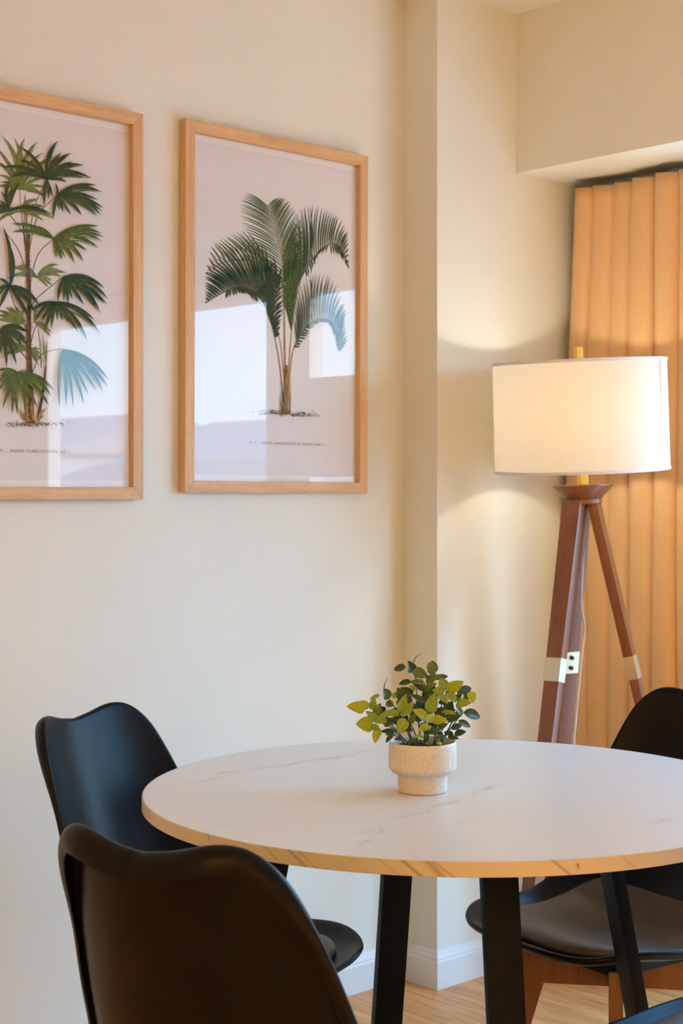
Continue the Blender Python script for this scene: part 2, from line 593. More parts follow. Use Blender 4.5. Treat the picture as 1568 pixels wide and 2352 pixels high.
class Plate:
    """draws flat ink shapes on a print sheet, in coordinates of the sheet's own plane"""
    def __init__(self, root, sheet):
        self.root, self.sheet, self.layer = root, sheet, 0
        self.inv = Matrix.Translation(root.location) @ Matrix.Rotation(root.rotation_euler[1], 4, 'Y')
        self.inv = self.inv.inverted()

    def at(self, px, py):
        p = self.inv @ on_y(px, py, Y_ART - 0.0095)
        return Vector((p.x, p.z))

    def begin(self):
        self.bm = bmesh.new()
        self.count = 0

    def end(self, name, mat):
        self.layer += 1
        y = -0.0094 - 0.00016 * self.layer
        for v in self.bm.verts:
            v.co.y += y
        for f in self.bm.faces:
            f.normal_update()
            if f.normal.y > 0:
                f.normal_flip()
        return obj(name, self.bm, mat, self.sheet)

    def ribbon(self, pts, w0, w1=None, wm=None):
        """tapering stroke through pixel points; widths in metres (start, end, middle)"""
        w1 = w0 if w1 is None else w1
        wm = (w0 + w1) / 2 if wm is None else wm
        P = [Vector((q.x, q.y, 0)) for q in (self.at(*p) for p in pts)]
        P = smooth_path(P, 6) if len(P) > 2 else [P[0].lerp(P[1], k / 6) for k in range(7)]
        self.strip(P, w0, w1, wm)

    def strip(self, P, w0, w1, wm):
        n = len(P)
        L, R = [], []
        lift = -0.000012 * (self.count % 12)     # each stroke lies a hair above the last
        self.count += 1
        for i, p in enumerate(P):
            d = (P[min(i + 1, n - 1)] - P[max(i - 1, 0)])
            d.normalize()
            s = Vector((-d.y, d.x, 0))
            t = i / (n - 1)
            w = (w0 * (1 - t) * (1 - 2 * t) + w1 * t * (2 * t - 1) + 4 * wm * t * (1 - t)) / 2
            w = max(w, 0.00015)
            a, b = p + s * w, p - s * w
            L.append(self.bm.verts.new((a.x, lift, a.y)))
            R.append(self.bm.verts.new((b.x, lift, b.y)))
        for i in range(n - 1):
            self.bm.faces.new((L[i], L[i + 1], R[i + 1], R[i]))

    def leaflet(self, a, b, w, sag=0.0, w0=0.25):
        """pointed leaflet between two pixel points, curved sideways by sag"""
        A, B = self.at(*a), self.at(*b)
        A, B = Vector((A.x, A.y, 0)), Vector((B.x, B.y, 0))
        d = B - A
        s = Vector((-d.y, d.x, 0))
        P = []
        for k in range(8):
            t = k / 7
            P.append(A + d * t + s * (sag * 4 * t * (1 - t)))
        self.strip(P, w * w0, w * 0.03, w)


# --- the fan palm
rng = random.Random(11)
pl = Plate(fan, fan_sheet)


def z7(*c):
    return (c[0] * 0.21684, 280 + c[1] * 0.21684)


def fan_leaf(hub, tips, color, w=0.0095):
    tips = sorted(tips, key=lambda t: math.atan2(t[1] - hub[1], t[0] - hub[0]))
    full = []
    for i, t in enumerate(tips):
        full.append((t, 1.0))
        q = tips[(i + 1) % len(tips)]
        a0, a1 = (math.atan2(p[1] - hub[1], p[0] - hub[0]) for p in (t, q))
        gap = (a1 - a0) % (2 * math.pi)
        if 0.30 < gap < 0.80:                    # a shorter leaflet between two long ones
            l0, l1 = (math.hypot(p[0] - hub[0], p[1] - hub[1]) for p in (t, q))
            l = (l0 + l1) / 2 * rng.uniform(0.72, 0.90)
            am = a0 + gap * rng.uniform(0.42, 0.58)
            full.append(((hub[0] + l * math.cos(am), hub[1] + l * math.sin(am)), 0.85))
    shapes = []
    for (tx, ty), k in sorted(full, key=lambda f: f[1]):
        dx, dy = tx - hub[0], ty - hub[1]
        sag = 0.12 if dx > 0 else -0.12
        if dy > abs(dx) * 1.2:
            sag *= 0.3
        ln = math.hypot(dx, dy)
        shapes.append(((tx, ty), w * 0.66 * k * min(1.15, 0.55 + ln / 120), sag * rng.uniform(0.6, 1.2)))
    pl.begin()
    for t, ww, sg in shapes:
        pl.leaflet(hub, t, ww, sg, 0.35)
    pl.end('printed_leaf', INK[color])
    pl.begin()                                   # lighter streak along one side of each leaflet
    for (tx, ty), ww, sg in shapes:
        dx, dy = tx - hub[0], ty - hub[1]
        off = ww * 900
        ln = math.hypot(dx, dy)
        nx, ny = -dy / ln * off * 0.16, dx / ln * off * 0.16
        a_ = (hub[0] + dx * 0.22 + nx, hub[1] + dy * 0.22 + ny)
        b_ = (hub[0] + dx * 0.93 + nx * 0.3, hub[1] + dy * 0.93 + ny * 0.3)
        pl.leaflet(a_, b_, ww * 0.30, sg * 0.74, 0.4)
    pl.end('printed_leaf_streaks', INK[{'deep': 'mid', 'dark': 'mid', 'mid': 'light', 'light': 'pale', 'pale': 'light'}[color]])


# petioles and light leaves at the back
pl.begin()
for a, c, b in (((60, 565), (50, 500), (45, 435)), ((66, 560), (78, 480), (105, 415)), ((62, 600), (85, 500), (128, 450)),
                ((64, 680), (85, 590), (121, 549)), ((66, 730), (80, 690), (143, 637)), ((62, 560), (50, 530), (16, 485)),
                ((70, 790), (85, 745), (124, 694)), ((72, 860), (95, 815), (140, 800)), ((60, 620), (40, 570), (10, 530)),
                ((62, 760), (35, 705), (20, 657)), ((66, 830), (40, 800), (1, 770)), ((68, 870), (58, 850), (37, 856)),
                ((66, 760), (55, 740), (47, 746)), ((62, 590), (55, 540), (57, 450)), ((95, 845), (92, 790), (85, 740))):
    pl.ribbon([a, c, b], 0.0022, 0.0013)
pl.end('printed_stalks', INK['stalk'])
fan_leaf(z7(210, 715), [z7(*t) for t in ((25, 150), (150, 170), (265, 165), (400, 205), (565, 365), (-60, 250), (-80, 400), (490, 800), (480, 690), (-60, 690), (-30, 560))], 'light', 0.011)
fan_leaf(z7(200, 950), [z7(*t) for t in ((-40, 1080), (0, 1020), (410, 820), (480, 900), (570, 1030), (460, 1050), (-60, 960), (300, 1000))], 'pale', 0.010)
fan_leaf((85, 638), [(135, 607), (152, 626), (110, 660), (119, 656), (20, 612), (28, 616), (15, 640), (45, 605), (140, 635)], 'light')
fan_leaf((47, 746), [(-8, 735), (-6, 712), (12, 705), (35, 703), (55, 712), (60, 735), (-8, 724), (20, 704)], 'light', 0.012)
fan_leaf((66, 804), [(92, 803), (97, 830), (88, 840), (30, 815), (5, 820), (-5, 795), (20, 790), (94, 815)], 'light', 0.008)
fan_leaf((78, 740), [(115, 775), (110, 752), (98, 722), (118, 765), (88, 700)], 'light', 0.008)
# trunks
pl.begin()
pl.ribbon([(63, 538), (63, 610), (66, 690), (65, 780), (68, 870), (71, 972)], 0.0085, 0.0150, 0.0100)
pl.ribbon([(104, 838), (99, 890), (86, 962)], 0.0035, 0.0075)
pl.end('printed_trunk', INK['bark'])
pl.begin()
for k in range(90):
    y = rng.uniform(545, 955)
    x = 63 + (y - 540) * 0.018 + rng.choice((-1, 1)) * rng.uniform(3, 6.5)
    pl.leaflet((x, y), (x + rng.uniform(-3, 3), y - rng.uniform(3, 6)), 0.0016)
for a, b in (((70, 968), (42, 935)), ((72, 970), (45, 950)), ((85, 965), (107, 938)), ((84, 968), (100, 955)), ((64, 965), (66, 905)), ((76, 965), (78, 900))):
    pl.leaflet(a, b, 0.0060, 0.1, 0.9)
tag(pl.end('printed_bark_fibres', INK['gold']), kind='stuff')
for a_, b_, w_ in (((62, 560), (57, 445), 0.004), ((104, 840), (106, 780), 0.0035), ((104, 842), (96, 765), 0.003)):
    pl.begin()
    pl.leaflet(a_, b_, w_)
    pl.end('printed_spear', INK['light'])
# dark leaves in front
fan_leaf(z7(560, 1240), [z7(*t) for t in ((1040, 1105), (1075, 1185), (1095, 1220), (1070, 1268), (1040, 1340), (915, 1365), (880, 1485), (780, 1500), (650, 1465), (585, 1445), (130, 1165), (120, 1080), (340, 1095))], 'mid', 0.0115)
fan_leaf(z7(75, 945), [z7(*t) for t in ((-20, 830), (92, 600), (205, 640), (545, 985), (-80, 900), (-60, 1000))], 'dark', 0.010)
fan_leaf(z7(485, 610), [z7(*t) for t in ((205, 265), (20, 480), (95, 590), (605, 200), (745, 335), (880, 460), (960, 600), (870, 600), (700, 640), (460, 890), (545, 800))], 'dark', 0.0118)
fan_leaf(z7(590, 780), [z7(*t) for t in ((1010, 670), (1070, 745), (1090, 915), (1075, 950), (1065, 995), (1020, 1005), (855, 995), (740, 985), (660, 960), (550, 1030), (575, 650))], 'dark', 0.0112)
fan_leaf((143, 637), [(130, 694), (154, 699), (190, 701), (222, 714), (235, 697), (244, 701), (245, 687), (238, 662), (228, 720)], 'deep', 0.0125)
fan_leaf((124, 694), [(70, 714), (81, 735), (99, 764), (115, 755), (141, 737), (155, 742), (177, 764), (215, 735), (228, 768), (197, 781)], 'dark', 0.0112)
fan_leaf((20, 657), [(-6, 640), (66, 735), (78, 720), (-4, 708), (88, 702), (18, 560), (4, 520), (-10, 670)], 'deep', 0.0125)
fan_leaf((1, 753), [(62, 765), (66, 800), (35, 838), (12, 844), (-8, 800), (48, 795)], 'dark', 0.0125)
fan_leaf((140, 803), [(245, 890), (234, 902), (218, 897), (200, 907), (190, 930), (165, 935), (148, 935), (133, 935), (246, 872)], 'deep', 0.0118)
fan_leaf((37, 856), [(-8, 850), (-8, 882), (2, 940), (24, 950), (37, 952), (55, 945), (83, 938), (109, 932), (121, 897), (115, 912), (-8, 900)], 'mid', 0.0122)
# ground scribble
pl.begin()
for k in range(220):
    x = 75 + rng.gauss(0, 34)
    y = 974 + rng.gauss(0, 3.2) + abs(x - 75) * 0.02
    ln = rng.uniform(1.5, 7)
    pl.leaflet((x, y), (x + ln, y + rng.uniform(-1.5, 1.5)), rng.uniform(0.0004, 0.0016), 0.1)
tag(pl.end('printed_ground_marks', INK['bark']), kind='stuff')

# --- the feathery palm
pk = Plate(kentia, kentia_sheet)


def z2(p):
    return (390 + p[0] * 0.39106, 260 + p[1] * 0.39106)


def poly_at(P, t):
    k = t * (len(P) - 1)
    i = min(int(k), len(P) - 2)
    return P[i].lerp(P[i + 1], k - i)


def frond(rachis, left_tips, right_tips, n, color, stalk, w=0.0042, stalk_w=(0.0030, 0.0010)):
    """pinnate leaf: leaflets from even points of the rachis to even points of a curve of tips"""
    R = smooth_path([Vector((p[0], p[1], 0)) for p in rachis], 8)
    pk.begin()
    for tips in (left_tips, right_tips):
        if not tips:
            continue
        t0, t1, curve = tips
        Tp = smooth_path([Vector((p[0], p[1], 0)) for p in curve], 8)
        for k in range(n):
            f = k / (n - 1)
            a = poly_at(R, t0 + (t1 - t0) * f)
            b = poly_at(Tp, f)
            b = b + Vector((rng.uniform(-5, 5), rng.uniform(-5, 5), 0))
            dx = b.x - a.x
            pk.leaflet(z2(a), z2(b), w * rng.uniform(0.85, 1.1), 0.05 * (1 if dx > 0 else -1), 0.5)
    pk.end('printed_frond', INK[color])
    pk.begin()
    pk.ribbon([z2(p) for p in rachis], *stalk_w)
    pk.end('printed_stalk', INK[stalk])


# stalks behind
pk.begin()
for pts, a, b in (([(668, 1700), (640, 1450), (612, 1300)], 0.0050, 0.0028), ([(690, 1700), (712, 1450), (735, 1360)], 0.0050, 0.0028),
                  ([(676, 1650), (655, 1400), (636, 1290)], 0.0036, 0.0022), ([(684, 1700), (712, 1300), (755, 975)], 0.0045, 0.0020),
                  ([(678, 1720), (672, 1300), (668, 960), (664, 700)], 0.0072, 0.0020)):
    pk.ribbon([z2(p) for p in pts], a, b)
pk.end('printed_stalks', INK['gold'])
frond([(690, 1090), (668, 900), (640, 770), (610, 650), (575, 548)],
      (0.05, 1.0, [(520, 900), (470, 790), (435, 690), (416, 590), (420, 520), (445, 470)]),
      (0.05, 1.0, [(745, 780), (752, 680), (745, 600), (715, 540), (680, 505), (640, 495)]), 27, 'mid', 'gold', 0.0036)
frond([(640, 1050), (580, 930), (500, 870), (400, 865), (300, 880), (225, 950)],
      (0.0, 1.0, [(470, 700), (400, 690), (345, 720), (290, 750), (240, 790), (205, 930)]),
      (0.0, 0.5, [(660, 900), (640, 960), (600, 1010), (540, 1000), (480, 960)]), 20, 'mid', 'mid', 0.0044)
frond([(700, 1230), (735, 1060), (790, 930), (860, 830), (935, 768), (1000, 785), (1040, 880)],
      (0.08, 1.0, [(690, 760), (715, 630), (760, 570), (800, 540), (870, 538), (930, 570), (985, 600), (1035, 680), (1052, 760), (1048, 920)]),
      (0.0, 0.95, [(660, 1010), (680, 900), (690, 860), (800, 960), (850, 880), (870, 830), (970, 830), (1000, 840), (1040, 900)]), 36, 'dark', 'mid', 0.0042)
frond([(712, 1270), (690, 1150), (700, 1010), (740, 860), (760, 700)],
      (0.0, 1.0, [(655, 1080), (650, 950), (660, 830), (690, 740), (720, 640)]),
      (0.0, 1.0, [(735, 1130), (770, 990), (790, 880), (790, 760), (770, 620)]), 20, 'mid', 'dark', 0.0036)
frond([(618, 1315), (575, 1170), (520, 1075), (450, 1030), (380, 1025), (300, 1060), (215, 1112)],
      (0.1, 1.0, [(600, 850), (530, 760), (430, 760), (345, 790), (280, 840), (225, 905), (208, 965), (205, 1030), (208, 1110)]),
      (0.0, 0.75, [(640, 1290), (655, 1130), (640, 960), (590, 940), (520, 1110), (470, 1070), (420, 1060), (330, 1090)]), 32, 'deep', 'dark', 0.0056)
frond([(618, 1315), (600, 1230), (610, 1120), (625, 1000)],
      (0.0, 1.0, [(560, 1150), (550, 1060), (560, 930), (600, 840)]),
      (0.0, 1.0, [(640, 1280), (660, 1180), (665, 1070), (655, 960)]), 13, 'dark', 'dark', 0.0050)
frond([(730, 1375), (770, 1290), (830, 1228), (900, 1208), (955, 1230), (985, 1300), (1000, 1390)],
      (0.05, 1.0, [(725, 1200), (740, 1050), (790, 970), (850, 940), (920, 950), (975, 1010), (1020, 1120), (1032, 1180), (1030, 1250), (1040, 1330)]),
      (0.0, 1.0, [(760, 1370), (810, 1300), (860, 1240), (930, 1235), (955, 1280), (975, 1340), (985, 1395)]), 30, 'deep', 'mid', 0.0046)
# trunk base and ground
pk.begin()
pk.ribbon([z2(p) for p in ((674, 1765), (676, 1700), (681, 1620), (684, 1480))], 0.0125, 0.0045, 0.0108)
pk.leaflet(z2((652, 1765)), z2((643, 1660)), 0.0035, 0, 0.9)
pk.leaflet(z2((700, 1765)), z2((706, 1560)), 0.0038, 0, 0.9)
pk.end('printed_trunk', INK['gold'])
pk.begin()
for k in range(12):
    xx = rng.uniform(650, 705)
    pk.leaflet(z2((xx, 1760)), z2((xx + rng.uniform(-4, 8), 1760 - rng.uniform(60, 250))), 0.0009)
for k in range(200):
    xx = 680 + rng.gauss(0, 90)
    yy = 1762 + rng.gauss(0, 8) + (10 if xx > 700 else 0)
    pk.leaflet(z2((xx, yy)), z2((xx + rng.uniform(4, 22), yy + rng.uniform(-5, 5))), rng.uniform(0.0004, 0.0018), 0.1)
tag(pk.end('printed_ground_marks', INK['bark']), kind='stuff')


def print_text(plate, sheet, body, left, right, base_y):
    """caption set between two pixel columns of the sheet"""
    cu = bpy.data.curves.new('caption', 'FONT')
    cu.body = body
    cu.size = 1.0
    cu.space_character = 1.18
    o = bpy.data.objects.new('caption', cu)
    COL.objects.link(o)
    dg = bpy.context.evaluated_depsgraph_get()
    me = bpy.data.meshes.new_from_object(o.evaluated_get(dg))
    bpy.data.objects.remove(o)
    xs = [v.co.x for v in me.vertices]
    a, b = plate.at(left, base_y), plate.at(right, base_y)
    s = (b.x - a.x) / (max(xs) - min(xs))
    for v in me.vertices:
        v.co = Vector((a.x + (v.co.x - min(xs)) * s, -0.0098, a.y + v.co.y * s))
    me.materials.append(M['ink_text'])
    t = bpy.data.objects.new('caption', me)
    COL.objects.link(t)
    t.parent = sheet
    me.update()
    if me.polygons and me.polygons[0].normal.y > 0:
        me.flip_normals()
    return t


print_text(pl, fan_sheet, 'PL. XXXVI __ RHAPIS  FLABELLIFORMIS, AIT. +', -38, 162, 1037)
print_text(pk, kentia_sheet, 'PL. V __ KENTIA  (RHOPALOSTYLIS)  SAPIDA, MART. +', 572, 747, 1019)

# ------------------------------------------------------------------ curtain and rod
def make_curtain():
    root = empty('eyelet_curtain', (X_WIN - 0.085, 2.33, 0.0))
    tag(root, 'floor-length tan pleated curtain with metal eyelets gathered beside the wall behind the lamp', 'curtain')
    n_s, n_z = 260, 30
    z_top, z_bot = 2.040, 0.02
    bm = bmesh.new()
    rows = []
    folds = 7
    for j in range(n_z + 1):
        v = j / n_z
        z = z_top + (z_bot - z_top) * v ** 1.15
        row = []
        for i in range(n_s + 1):
            s = i / n_s * folds
            spread = 0.030 * min(1.0, v / 0.35)
            wl_ = [0.040, 0.075, 0.05, 0.088, 0.062, 0.07, 0.06, 0.075, 0.06, 0.06]
            k = int(min(s, folds - 1e-6))
            yb = sum(wl_[:k]) + wl_[k] * (s - k)
            ph = 2 * math.pi * s
            amp = 0.052 * (0.88 + 0.16 * math.sin(1.7 * s + 0.6)) * (1 - 0.10 * v)
            wob = 0.006 * math.sin(2.3 * s + 5 * v) * v
            yy = 2.585 + spread * (1 - s / folds) - yb + 0.021 * math.sin(ph) - 0.012 * math.sin(2 * ph) * 0.4 + wob
            xx = amp * (2 * abs(math.cos(ph / 2)) ** 2.6 - 1) + 0.004 * math.sin(3.1 * v * 3 + s)
            if j == 0:
                zz = z + 0.006 * math.sin(ph * 1.0 + 0.8)
            else:
                zz = z
            row.append(bm.verts.new((xx, min(yy, Y_LAMP - 0.012) - 2.33, zz)))
        rows.append(row)
    for a, b in zip(rows[:-1], rows[1:]):
        for i in range(n_s):
            bm.faces.new((a[i], a[i + 1], b[i + 1], b[i]))
    m, n, l, bs = new_mat('tan_curtain_cloth')
    tc = n.new('ShaderNodeTexCoord')
    t = n.new('ShaderNodeTexNoise')
    mp = n.new('ShaderNodeMapping')
    mp.inputs['Scale'].default_value = (400, 400, 500)
    l.new(tc.outputs['Object'], mp.inputs[0])
    l.new(mp.outputs[0], t.inputs['Vector'])
    t.inputs['Scale'].default_value = 1.0
    r = n.new('ShaderNodeValToRGB')
    r.color_ramp.elements[0].color = (0.64, 0.385, 0.18, 1)
    r.color_ramp.elements[1].color = (0.80, 0.51, 0.26, 1)
    l.new(t.outputs['Fac'], r.inputs['Fac'])
    l.new(r.outputs['Color'], bs.inputs['Base Color'])
    bs.inputs['Roughness'].default_value = 0.8
    bs.inputs['Sheen Weight'].default_value = 0.2
    bp = n.new('ShaderNodeBump')
    bp.inputs['Strength'].default_value = 0.2
    bp.inputs['Distance'].default_value = 0.0006
    l.new(t.outputs['Fac'], bp.inputs['Height'])
    l.new(bp.outputs[0], bs.inputs['Normal'])
    o = obj('cloth', bm, m, root, smooth=True)
    sol = o.modifiers.new('thickness', 'SOLIDIFY')
    sol.thickness = 0.002
    wl_ = [0.040, 0.075, 0.05, 0.088, 0.062, 0.07, 0.06, 0.075, 0.06]
    for k in range(folds * 2):
        s = (k + 0.5) / 2
        kk = int(min(s, folds - 1e-6))
        yb = sum(wl_[:kk]) + wl_[kk] * (s - kk)
        y = 2.585 - yb + 0.021 * math.sin(2 * math.pi * s)
        bm = bmesh.new()
        ring = [Vector((0.020 * math.cos(a), 0, 0.020 * math.sin(a))) for a in [2 * math.pi * q / 20 for q in range(20)]]
        rt = []
        for q, p in enumerate(ring):
            d = p.normalized()
            rt.append([bm.verts.new(p + (d * math.cos(b) + Vector((0, 1, 0)) * math.sin(b)) * 0.0045) for b in [2 * math.pi * w / 6 for w in range(6)]])
        for q in range(20):
            A, B = rt[q], rt[(q + 1) % 20]
            for w in range(6):
                bm.faces.new((A[w], A[(w + 1) % 6], B[(w + 1) % 6], B[w]))
        bmesh.ops.recalc_face_normals(bm, faces=bm.faces[:])
        e = obj('eyelet', bm, M['dark_metal'], root, smooth=True)
        e.location = (0, y - 2.33, 1.968)
    return root


make_curtain()
rod = tag(empty('curtain_rod', (X_WIN - 0.085, 2.0, 1.968)), 'dark metal curtain rod threaded through the curtain eyelets', 'curtain rod')
obj('pole', tube(bmesh.new(), [Vector((0, -2.2, 0)), Vector((0, 0.62, 0))], 0.0125, seg=20), M['dark_metal'], rod, smooth=True, angle=40)
for yy in (0.60, -0.42):
    bm = bmesh.new()
    tube(bm, [Vector((0, yy, 0)), Vector((0.07, yy, 0))], 0.008, seg=12)
    tube(bm, [Vector((0.070, yy, 0)), Vector((0.085, yy, 0))], 0.028, seg=20)
    obj('bracket', bm, M['dark_metal'], rod, smooth=True, angle=40)

# ------------------------------------------------------------------ round table
TC = Vector((FWD * 2.515 + RGT * 0.183))
TR, TZ, TT = 0.503, 0.75, 0.021


def marble(name, edge=False):
    m, n, l, b = new_mat(name)
    tc = n.new('ShaderNodeTexCoord')
    b.inputs['Roughness'].default_value = 0.30
    sep = n.new('ShaderNodeSeparateXYZ')
    l.new(tc.outputs['Object'], sep.inputs[0])
    noi = n.new('ShaderNodeTexNoise')
    noi.inputs['Scale'].default_value = 9.0 if not edge else 30.0
    noi.inputs['Detail'].default_value = 5
    l.new(tc.outputs['Object'], noi.inputs['Vector'])
    noi2 = n.new('ShaderNodeTexNoise')
    noi2.inputs['Scale'].default_value = 22.0 if not edge else 120.0
    noi2.inputs['Detail'].default_value = 3
    l.new(tc.outputs['Object'], noi2.inputs['Vector'])
    wob = node_math(n, l, 'MULTIPLY', node_math(n, l, 'SUBTRACT', noi.outputs['Fac'], 0.5), 0.10 if not edge else 0.012)
    total = None
    if not edge:
        # veins as lines in the plane of the top: (ax, ay) -> (bx, by), half width, strength
        for (ax, ay), (bx, by), wd, st in VEINS:
            dx, dy = bx - ax, by - ay
            ln = math.hypot(dx, dy)
            ux, uy = dx / ln, dy / ln
            across = node_math(n, l, 'ADD', node_math(n, l, 'ADD', node_math(n, l, 'MULTIPLY', sep.outputs[0], -uy), node_math(n, l, 'MULTIPLY', sep.outputs[1], ux)), ax * uy - ay * ux)
            along = node_math(n, l, 'ADD', node_math(n, l, 'ADD', node_math(n, l, 'MULTIPLY', sep.outputs[0], ux), node_math(n, l, 'MULTIPLY', sep.outputs[1], uy)), -(ax * ux + ay * uy))
            d = node_math(n, l, 'ABSOLUTE', node_math(n, l, 'ADD', across, wob))
            v = node_math(n, l, 'SUBTRACT', 1.0, node_math(n, l, 'DIVIDE', d, wd), True)
            v = node_math(n, l, 'POWER', v, 2.0)
            halo = node_math(n, l, 'MULTIPLY', node_math(n, l, 'SUBTRACT', 1.0, node_math(n, l, 'DIVIDE', d, wd * 5), True), 0.28)
            v = node_math(n, l, 'ADD', v, halo)
            mid = node_math(n, l, 'ABSOLUTE', node_math(n, l, 'SUBTRACT', along, ln / 2))
            mask = node_math(n, l, 'MULTIPLY', node_math(n, l, 'SUBTRACT', ln / 2, mid), 14.0, True)
            v = node_math(n, l, 'MULTIPLY', node_math(n, l, 'MULTIPLY', v, mask), st)
            total = v if total is None else node_math(n, l, 'MAXIMUM', total, v)
        pat = node_math(n, l, 'MULTIPLY', node_math(n, l, 'SUBTRACT', noi2.outputs['Fac'], 0.28, True), 2.6, True)
        total = node_math(n, l, 'MULTIPLY', total, pat)
        base, vein = (0.735, 0.71, 0.65, 1), (0.34, 0.33, 0.335, 1)
    else:
        ang = node_math(n, l, 'ARCTAN2', sep.outputs[1], sep.outputs[0])
        for a0, wd, slant, st in EDGE_VEINS:
            q = node_math(n, l, 'SUBTRACT', node_math(n, l, 'ADD', ang, node_math(n, l, 'MULTIPLY', node_math(n, l, 'SUBTRACT', sep.outputs[2], TZ), slant)), a0)
            d = node_math(n, l, 'ABSOLUTE', node_math(n, l, 'ADD', q, wob))
            v = node_math(n, l, 'MULTIPLY', node_math(n, l, 'SUBTRACT', 1.0, node_math(n, l, 'DIVIDE', d, wd), True), st)
            total = v if total is None else node_math(n, l, 'MAXIMUM', total, v)
        base, vein = (0.62, 0.56, 0.475, 1), (0.20, 0.16, 0.14, 1)
    mx = n.new('ShaderNodeMix')
    mx.data_type = 'RGBA'
    l.new(total, mx.inputs[0])
    mx.inputs[6].default_value = base
    mx.inputs[7].default_value = vein
    l.new(mx.outputs[2], b.inputs['Base Color'])
    return m


def tp(px, py):
    """pixel on the table top -> table coordinates"""
    p = world_at(px, py, (EYE - TZ) * F / (py - HY))
    return (p.x - TC.x, p.y - TC.y)


VEINS = [(tp(330, 1815), tp(600, 1772), 0.0020, 0.8), (tp(470, 1785), tp(900, 1718), 0.0030, 0.9), (tp(545, 1783), tp(840, 1790), 0.0018, 0.6),
         (tp(440, 1912), tp(610, 1872), 0.0035, 0.6), (tp(770, 1920), tp(900, 1895), 0.0030, 0.7), (tp(840, 1975), tp(880, 1890), 0.0065, 0.75),
         (tp(870, 1895), tp(1180, 1795), 0.0040, 0.75), (tp(1000, 1905), tp(1140, 1870), 0.0015, 0.4), (tp(1270, 1740), tp(1370, 1712), 0.0025, 0.6),
         (tp(1240, 1770), tp(1330, 1762), 0.0012, 0.4), (tp(1460, 1905), tp(1568, 1870), 0.0030, 0.7)]


def edge_angle(px):
    """angle of the near edge of the table seen at a pixel column"""
    u = (px - CX) / F
    d = (FWD + RGT * u)
    c = TC
    A = d.length_squared
    B = d.dot(c)
    C_ = c.length_squared - TR * TR
    t = (B - math.sqrt(max(B * B - A * C_, 0))) / A
    p = d * t - c
    return math.atan2(p.y, p.x)


EDGE_VEINS = [(edge_angle(px), wd, sl, st) for px, wd, sl, st in
              ((343, 0.010, 0.6, 0.5), (478, 0.006, 0.9, 0.75), (604, 0.006, 2.8, 0.5), (660, 0.010, 2.8, 0.6), (684, 0.005, 2.8, 0.4), (866, 0.004, 2.8, 0.45),
               (922, 0.011, 2.5, 0.75), (980, 0.020, 2.0, 0.6), (992, 0.008, 2.8, 0.55), (1268, 0.010, 2.4, 0.65), (1425, 0.008, 2.4, 0.25))]

table = empty('round_table', (TC.x, TC.y, 0))
tag(table, 'round white marble-look dining table with black steel legs', 'table')
top = obj('table_top', lathe(bmesh.new(), [(0, TZ - TT + 0.0005), (TR - 0.001, TZ - TT + 0.0005), (TR - 0.001, TZ - 0.0008), (TR - 0.0018, TZ), (0, TZ)], 160), marble('marble_laminate_top'), table)
eb = lathe(bmesh.new(), [(TR - 0.0012, TZ - TT), (TR, TZ - TT + 0.0006), (TR, TZ - 0.0008), (TR - 0.001, TZ)], 200)
obj('edge_band', eb, marble('marble_laminate_edge', True), top, smooth=True, angle=40)
# number sticker on the edge
a0 = edge_angle(1326)
stick = empty('number_sticker', (math.cos(a0) * (TR + 0.0002), math.sin(a0) * (TR + 0.0002), TZ - TT / 2 + 0.001), a0 + math.pi / 2, table)
bm = bmesh.new()
bmesh.ops.create_circle(bm, cap_ends=True, radius=0.0062, segments=28, matrix=Matrix.Rotation(math.pi / 2, 4, 'X'))
obj('backing', bm, plain('clear_sticker_film', (0.66, 0.575, 0.46), rough=0.2, noise=0.01), stick)
bm = bmesh.new()
num = [(0.0000, -0.0038), (0.0011, -0.0038), (0.0011, 0.0038), (0.0003, 0.0038), (-0.0004, 0.0029), (-0.0019, 0.0020), (-0.0019, 0.0010), (0.0000, 0.0020)]
bm.faces.new([bm.verts.new((p, -0.0003, q)) for p, q in num])
bmesh.ops.triangulate(bm, faces=bm.faces[:])
to = obj('numeral', bm, M['ink_black'], stick)
to.parent = stick

for k, deg in enumerate((-80, 15, 107, 195)):
    th = math.radians(deg)
    d = RGT * math.cos(th) + FWD * math.sin(th)
    t_ = Vector((0, 0, 1)).cross(d)
    bm = bmesh.new()
    rx = 0.025 if deg == 195 else 0.0
    beam(bm, d * (0.392 + rx), d * (0.252 + rx) + Vector((0, 0, TZ - TT)), 0.0535, 0.022, side=t_, bevel=0.0016)
    obj('leg', bm, M['black_steel'], table, smooth=True, angle=35)
bm = bmesh.new()
for k in range(2):
    th = math.radians(-75 + 90 * k)
    d = RGT * math.cos(th) + FWD * math.sin(th)
    beam(bm, d * -0.27 + Vector((0, 0, TZ - TT - 0.012)), d * 0.27 + Vector((0, 0, TZ - TT - 0.012)), 0.06, 0.02 + 0.001 * k)
obj('cross_brace', bm, M['black_steel'], table)

# ------------------------------------------------------------------ chairs
PROF = [(0.217, 0.408), (0.155, 0.414), (0.08, 0.404), (0.0, 0.395), (-0.09, 0.398), (-0.158, 0.422), (-0.201, 0.4747), (-0.230, 0.5566), (-0.256, 0.654), (-0.282, 0.745), (-0.304, 0.8255)]
PC = smooth_path([Vector((0, y, z)) for y, z in PROF], 12)
acc = [0.0]
for a, b in zip(PC[:-1], PC[1:]):
    acc.append(acc[-1] + (b - a).length)


